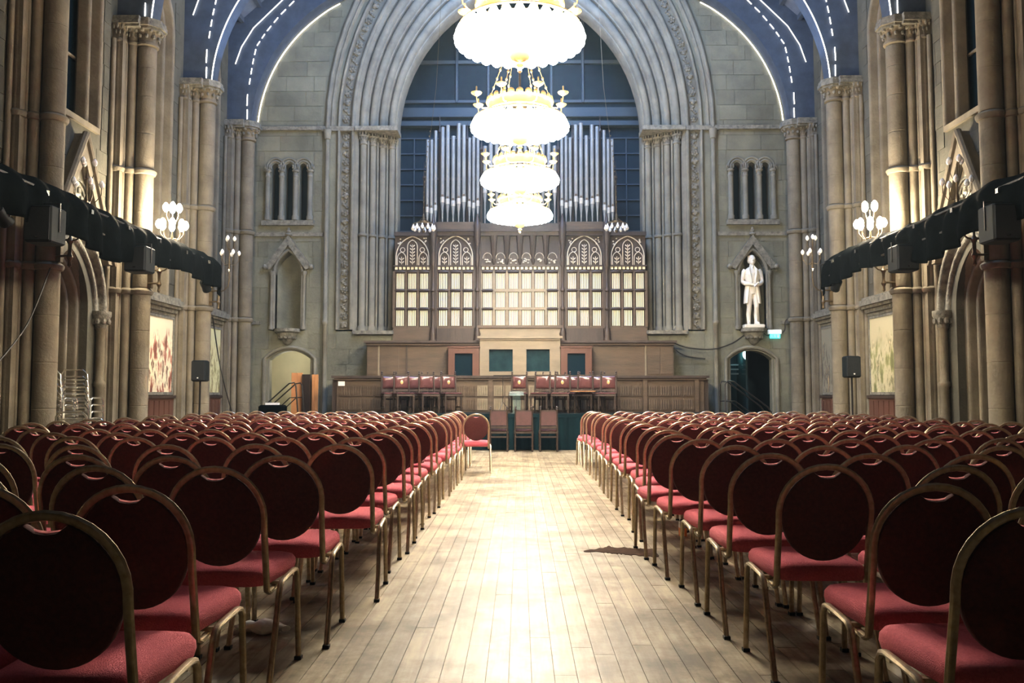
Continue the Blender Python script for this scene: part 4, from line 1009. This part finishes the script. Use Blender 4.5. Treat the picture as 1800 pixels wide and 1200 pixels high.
# ------------------------------------------------------------ speakers on stands
for s, x, y, zb, lab in ((-1,-6.50,17.3,1.49,'left'),(1,6.58,17.0,1.56,'right')):
    t = thing('speaker_on_stand', 'black loudspeaker on a tripod pole beside the %s wall painting' % lab, 'speaker', (x, y, 0))
    MB().cbox(-.145,.145,-.13,.13,zb,zb+.43,.025).build('cabinet', M['plast'], t, True)
    MB().box(-.125,.125,-.142,-.125,zb+.03,zb+.40).build('grille', M['grille'], t)
    MB().box(-.014,.014,-.148,-.140,zb+.06,zb+.085).build('badge', M['off'], t)
    MB().tube([(0,0,.35),(0,0,zb+.05)], .02, 8).build('pole', M['steel'], t, True)
    for k in range(3): a = k*2.094+.5; MB().tube([(0,0,.75),(.35*cos(a),.35*sin(a),.012)], .012, 6).build('leg', M['steel'], t)

# ------------------------------------------------------------ marble statue
def make_statue(loc):
    b = MB()
    for e, kn, an, ft in ((-1,(-.105,-.03,.47),(-.115,.0,.09),(-.155,-.15,.035)),(1,(.105,-.06,.47),(.105,.0,.09),(.135,-.16,.035))):
        b.tube([(e*.085,0,.90),(e*.095,-.015,.70),kn,(an[0],.012,.28),an,(an[0],-.01,.03)], [.105,.092,.068,.066,.052,.05], 12)
        b.tube([(an[0],.05,.05),(an[0],-.03,.06),((an[0]+ft[0])/2,-.09,.05),(ft[0],-.15,.035),(ft[0]*1.03,-.18,.03)], [.035,.048,.044,.036,.02], 10)
    el = lambda cx, cy, z, rx, ry: [(cx+rx*cos(2*pi*k/20), cy+ry*sin(2*pi*k/20), z) for k in range(20)]
    b.loft([el(0,0,.80,.15,.11),el(0,0,.92,.175,.125),el(0,-.01,1.05,.165,.12),el(0,-.015,1.2,.185,.13),el(0,-.01,1.34,.215,.135),el(0,0,1.43,.215,.115),el(0,.005,1.485,.14,.09),el(0,0,1.52,.07,.065),el(0,-.01,1.60,.06,.062)])
    hn = len(b.v)
    # head
    b.ell((0,-.015,1.70), (.078,.098,.12), 16, 12); b.ell((0,-.06,1.645), (.052,.055,.06), 12, 8)
    b.tube([(0,-.108,1.73),(0,-.128,1.695),(0,-.108,1.685)], [.010,.017,.014], 8)
    for e in (-1, 1):
        b.ell((e*.078,0,1.695), (.014,.024,.034), 8, 6); b.ell((e*.032,-.100,1.735), (.026,.014,.010), 8, 6); b.ell((e*.03,-.098,1.715), (.013,.010,.008), 8, 6)
        for k in range(6): b.ell((e*(.07+.006*sin(k)), .02+.02*(k%3), 1.66+.028*k), (.022,.03,.026), 8, 6)
    b.ell((0,-.106,1.655), (.024,.012,.007), 8, 5); b.ell((0,-.104,1.642), (.02,.012,.007), 8, 5)
    for k in range(14):
        a = pi*k/13; b.ell((.068*cos(a), .02+.02*sin(a*3), 1.745+.058*sin(a)), (.03,.05,.026), 8, 6)
    b.ell((0,.05,1.73), (.07,.06,.09), 12, 8)
    for q in range(hn, len(b.v)):
        x, y, z = b.v[q]; b.v[q] = (x*1.22, y*1.12, 1.60+(z-1.60)*1.12-.025)
    # collar, cravat, lapels
    b.tube([(.06*cos(a), -.012+.06*sin(a), 1.545) for a in [2*pi*k/14 for k in range(14)]], .016, 6, True)
    b.ell((0,-.085,1.51), (.045,.03,.022), 8, 6); b.ell((0,-.10,1.47), (.022,.02,.04), 8, 6)
    for e in (-1, 1):
        b.tube([(e*.06,-.05,1.53),(e*.10,-.115,1.44),(e*.085,-.15,1.3),(e*.05,-.155,1.15),(e*.06,-.145,1.02)], [.014,.026,.028,.022,.014], 8, sy=.6)
    # frock coat: shell round the back, open in front, to the knee
    rings = []
    for z, rx, ry, op in ((1.30,.222,.15,.62),(1.12,.195,.145,.60),(1.02,.20,.15,.62),(.86,.225,.165,.66),(.72,.24,.18,.72),(.56,.25,.185,.80)):
        a0 = -pi/2+op; a1 = 3*pi/2-op; o_, i_ = [], []
        for k in range(25):
            a = a0+(a1-a0)*k/24; w_ = 1+.035*sin(9*a)*(1.3-z); o_.append((rx*w_*cos(a), ry*w_*sin(a), z)); i_.append(((rx-.03)*w_*cos(a), (ry-.03)*w_*sin(a), z))
        rings.append(o_+i_[::-1])
    b.loft(rings)
    # arms
    b.tube([(-.19,0,1.43),(-.235,.01,1.37),(-.275,.015,1.24),(-.285,-.0,1.13),(-.22,-.09,1.07),(-.12,-.165,1.055),(-.06,-.19,1.04)], [.07,.078,.066,.060,.056,.048,.034], 12)
    b.tube([(.19,0,1.43),(.235,.01,1.37),(.275,.015,1.24),(.285,-.01,1.13),(.23,-.09,1.08),(.14,-.16,1.04),(.09,-.185,1.02)], [.07,.078,.066,.060,.056,.048,.034], 12)
    for cx, e in ((-.045, 1), (.065, -1)):
        b.ell((cx,-.205,1.03), (.042,.024,.036), 10, 6)
        for k in range(4):
            z = 1.052-k*.017; L_ = (.05,.058,.055,.045)[k]
            b.tube([(cx+e*.03,-.212,z),(cx+e*(.03+L_*.6),-.222,z-.004),(cx+e*(.03+L_),-.208,z-.012)], [.010,.0095,.008], 6)
        b.tube([(cx+e*.0,-.21,1.055),(cx+e*.02,-.225,1.085),(cx+e*.04,-.222,1.10)], [.012,.011,.009], 6)
    b.tube([(-.0,-.235,.97),(.13,-.215,1.10)], .017, 10)
    # stump and drapery behind the legs
    b.tube([(.14,.08,.0),(.15,.07,.2),(.14,.07,.42),(.12,.06,.6)], [.085,.07,.07,.06], 9)
    o = b.build('marble_statue', M['marble'], None, True)
    md = o.modifiers.new('fuse', 'REMESH'); md.mode = 'VOXEL'; md.voxel_size = .0085; md.use_smooth_shade = True
    return o
root = thing('marble_statue', 'white marble statue of a standing man in a long coat in the right wall niche', 'statue', (6.0, YE-.02, 2.92))
o = make_statue(None); o.name = 'figure'; o.scale = (.88, 1, 1); o.parent = root; o.location = (0,0,.085)
MB().cbox(-.26,.26,-.22,.20,0,.10,.02).build('plinth', M['marble'], root)

# ------------------------------------------------------------ exit sign, cables, steps, door leaves
t = thing('exit_sign', 'white emergency exit sign with green running man panel right of the statue', 'sign', (6.55, YE-.06, 2.72))
MB().cbox(-.17,.17,-.03,.06,.06,.17,.008).build('housing', M['exitw'], t)
MB().box(-.13,.13,-.012,.004,-.05,.06).build('legend_panel', M['exitg'], t)
pc = MB(); 
pc.ell((0,-.014,.04), (.010,.003,.010), 8, 5).tube([(0,-.014,.03),(-.006,-.014,.005)], .006, 5).tube([(-.006,-.014,.005),(.014,-.014,-.008),(.010,-.014,-.03)], .005, 5).tube([(-.006,-.014,.005),(-.018,-.014,-.012),(-.034,-.014,-.014)], .005, 5).tube([(0,-.014,.025),(.018,-.014,.012),(.026,-.014,.02)], .004, 5).tube([(0,-.014,.025),(-.02,-.014,.02)], .004, 5)
pc.box(.06,.105,-.015,-.012,-.035,.045).tube([(-.11,-.014,.005),(-.06,-.014,.005)], .005, 5).tube([(-.09,-.014,.022),(-.11,-.014,.005),(-.09,-.014,-.012)], .005, 5)
pc.build('pictogram', M['off'], t)
def cable(name, pts, r, label): 
    P = [Vector(p) for p in pts]; out = []
    for i in range(len(P)-1):
        p0, p1, p2, p3 = P[max(i-1,0)], P[i], P[i+1], P[min(i+2,len(P)-1)]
        for k in range(6):
            u = k/6; out.append(.5*((2*p1)+(p2-p0)*u+(2*p0-5*p1+4*p2-p3)*u*u+(3*p1-p0-3*p2+p3)*u**3))
    out.append(P[-1]); tag(MB().tube(out, r, 6).build(name, M['steel'], None, True), label, 'cable')
cable('cable', [(3.9,21.75,2.55),(4.3,21.82,2.42),(4.9,21.78,2.38),(5.4,21.85,2.52),(5.75,21.9,2.74)], .018, 'dark cable drooping across the end wall from the gallery ledge to the statue')
cable('cable', [(6.25,21.9,2.80),(6.35,21.9,2.74),(6.42,21.92,2.76)], .012, 'short dark cable from the statue corbel to the exit sign')
cable('cable', [(6.72,21.9,2.8),(6.80,21.88,2.9),(6.82,21.88,3.12),(6.98,21.8,3.18),(7.2,21.6,3.16)], .016, 'dark cable running from the exit sign up to the corner string course')
cable('cable', [(3.95,21.9,2.4),(4.25,21.93,2.22),(4.75,21.9,2.14)], .015, 'lower short cable hanging on the stone right of the gallery panelling')
cable('cable', [(-7.0,19.3,3.0),(-7.05,20.0,1.9),(-6.95,20.5,.9),(-6.7,20.7,.02)], .014, 'black cable slanting down the far left corner column to the floor')
cable('cable', [(-6.88,12.35,3.08),(-7.0,12.0,2.2),(-7.15,11.4,1.5)], .012, 'thin cable slanting down the nearest left column')
for s, lab in ((-1,'left'),(1,'right')):
    t = thing('black_steps', 'black portable steps with tube handrails at the %s door' % lab, 'steps', (s*5.75, 21.25, 0))
    q = 1 if s < 0 else 1
    for k in range(4): MB().box(-.45+k*.22, -.45+k*.22+.24, -.32, .32, .16+k*.18, .20+k*.18).build('tread', M['plast'], t) if s < 0 else MB().box(.45-k*.22-.24, .45-k*.22, -.32, .32, .16+k*.18, .20+k*.18).build('tread', M['plast'], t)
    for e in (-.30, .30):
        if s < 0:
            MB().tube([(-.45,e,.05),(-.45,e,1.02),(.08,e,1.50),(.20,e,1.52),(.24,e,1.45),(.30,e,.8)], .018, 8).build('handrail', M['steel'], t, True)
            MB().tube([(-.45,e,.62),(.10,e,1.15),(.28,e,1.16)], .014, 8).build('lower_rail', M['steel'], t, True)
            MB().box(-.45,.45,e-.01,e+.01,.1,.2).build('stringer', M['steel'], t)
        else:
            MB().tube([(-.73,e,.05),(-.73,e,1.48),(-.66,e,1.56),(-.52,e,1.54),(.30,e,.92),(.38,e,.80),(.40,e,.05)], .018, 8).build('handrail', M['steel'], t, True)
            MB().tube([(-.73,e,1.06),(-.5,e,1.07),(.1,e,.62)], .014, 8).build('lower_rail', M['steel'], t, True)
            MB().box(-.73,.45,e-.01,e+.01,.1,.2).build('stringer', M['steel'], t)
t = thing('covered_case', 'black covered equipment case with a pale top beside the left door steps', 'case', (-5.95, 20.55, 0))
MB().cbox(-.30,.30,-.2,.2,0,.98,.04).build('cover', M['cloth'], t, True); MB().box(-.15,.13,-.12,.12,.98,1.03).build('papers', M['off'], t)
t = thing('door_leaf', 'orange pine door leaf standing open inside the left doorway', 'door', (-5.70, 21.80, 0), .1)
for k in range(2): MB().box(-.14+k*.14, -.005+k*.14, -.02, .02, 0, 1.78).build('board', M['worg'], t)
t = thing('dark_door_leaf', 'dark brown door leaf edge standing beside the orange pine one', 'door', (-5.44, 21.70, 0), -.2)
for k in range(2): MB().box(-.11+k*.11, -.004+k*.11, -.02, .02, 0, 1.74).build('board', M['wdark'], t)
t = thing('pine_door_edge', 'narrow orange pine door leaf folded back against the wall right of the left doorway', 'door', (-5.24, 21.86, 0))
MB().box(-.09, -.02, -.02, .02, 0, 1.74).build('board', M['worg'], t); MB().box(-.015, .07, -.03, .01, 0, 1.74).build('board', M['worg'], t)

# ------------------------------------------------------------ chrome chair stacks
def make_chrome_chair():
    t = thing('chrome_chair_frame', '', 'chair', (0,0,0))
    for e in (-1, 1):
        MB().tube([(e*.24,-.24,0),(e*.23,-.2,.40),(e*.23,-.16,.44),(e*.23,.16,.44),(e*.23,.2,.40),(e*.24,.24,0)], .013, 8).build('side_frame', M['chrome'], t, True)
    MB().tube([(-.2,-.18,.43),(-.2,-.26,.80),(-.14,-.27,.87),(.14,-.27,.87),(.2,-.26,.80),(.2,-.18,.43)], .013, 8).build('back_hoop', M['chrome'], t, True)
    for y in (-.14, .14): MB().tube([(-.23,y,.435),(.23,y,.435)], .011, 6).build('seat_rail', M['chrome'], t, True)
    for z in (.60,.72): MB().tube([(-.2,-.20-.05*(z-.5)*4,z),(.2,-.20-.05*(z-.5)*4,z)], .008, 6).build('back_rail', M['chrome'], t, True)
    return t
cc = make_chrome_chair(); cck = list(cc.children); first = True
for (x, y, rz, n_, lab) in ((-7.16,13.2,.0,8,'left tall stack by the column'),(-6.86,13.42,.0,8,'right tall stack by the doorway'),(-6.55,12.55,.3,2,'low chrome stack in front of the tall ones'),(-6.15,12.65,-.2,1,'single chair frame at the front of the chrome stacks')):
    for k in range(n_):
        o = cc if first else dup(cc, pairs=cck); first = False
        o.location = (x, y-.012*k, .105*k); o.rotation_euler = (0,0,rz); o['group'] = 'stacked chrome chair frames'
        pos = ('topmost' if k == n_-1 else 'bottom' if k == 0 else ORD[k]+' from the floor')+' in the ' if n_ > 1 else ''
        o['label'] = 'chrome chair frame, '+pos+lab

# ------------------------------------------------------------ small things
sp = MB(); up, lo = [], []
random.seed(5)
for k in range(41):
    f = k/40; x = .50+.56*f; th = (.02+.12*min(1,f*2.0))*(1+.5*noise.noise(Vector((f*9,0,0)))); c_ = 6.78+.05*sin(f*5)-.03*f
    up.append((x, c_+th*(1.0+.7*abs(noise.noise(Vector((f*14,3,0)))))*1.2)); lo.append((x, c_-th*(.7+.8*abs(noise.noise(Vector((f*17,7,0)))))))
tag(MB().prism(lo+up[::-1], lambda u, z: (u, z, .0008), lambda u, z: (u, z, .004)).build('dark_stain', M['spill']), 'dark brown irregular patch lying on the aisle floor by the right chair legs', 'stain')
tb = MB(); rings = []
for i in range(7):
    f = i/6; rings.append([(-.13+.26*f+.02*cos(a), (.045+.02*sin(i*2))*cos(a)*(.5+sin(pi*f)*.6)+.01*sin(i*3), max(.002, .03+.028*sin(a)*(1+.3*sin(i*2.3))*(.4+sin(pi*f)))) for a in [2*pi*k/10 for k in range(10)]])
o = tb.loft(rings).build('crumpled_tissue', M['white'], None, True); o.location = (-1.33, 4.48, 0); o.rotation_euler = (0,0,-.15); tag(o, 'crumpled white tissue on the floor under the left aisle chairs', 'tissue')
t = thing('water_bottle', 'clear plastic water bottle standing on an aisle seat in the left block', 'bottle', (-1.05, 9.13, .503))
MB().lathe([(.028,0),(.031,.01),(.031,.05),(.029,.055),(.031,.06),(.031,.11),(.012,.14),(.012,.15)], (0,0,0), 12).build('body', M['acryl'], t, True)
MB().lathe([(.014,.148),(.014,.165)], (0,0,0), 10).build('cap', M['off'], t, True)
MB().lathe([(.032,.06),(.032,.10)], (0,0,0), 12).build('paper_band', M['paper'], t, True)
t = thing('drink_carton', 'small orange and white carton on the floor behind the right aisle chair legs', 'carton', (1.42, 7.55, 0))
MB().box(-.03,.03,-.03,.03,0,.07).build('orange_part', M['orange'], t); MB().box(-.03,.03,-.03,.03,.07,.12).build('white_part', M['white'], t)
o = MB().box(-.07,.07,-.005,.005,0,.03).build('white_card', M['white']); o.location = (AX(885,18.8), 18.75, .06); 
bpy.data.objects.remove(o)
print('objects', len(bpy.data.objects))
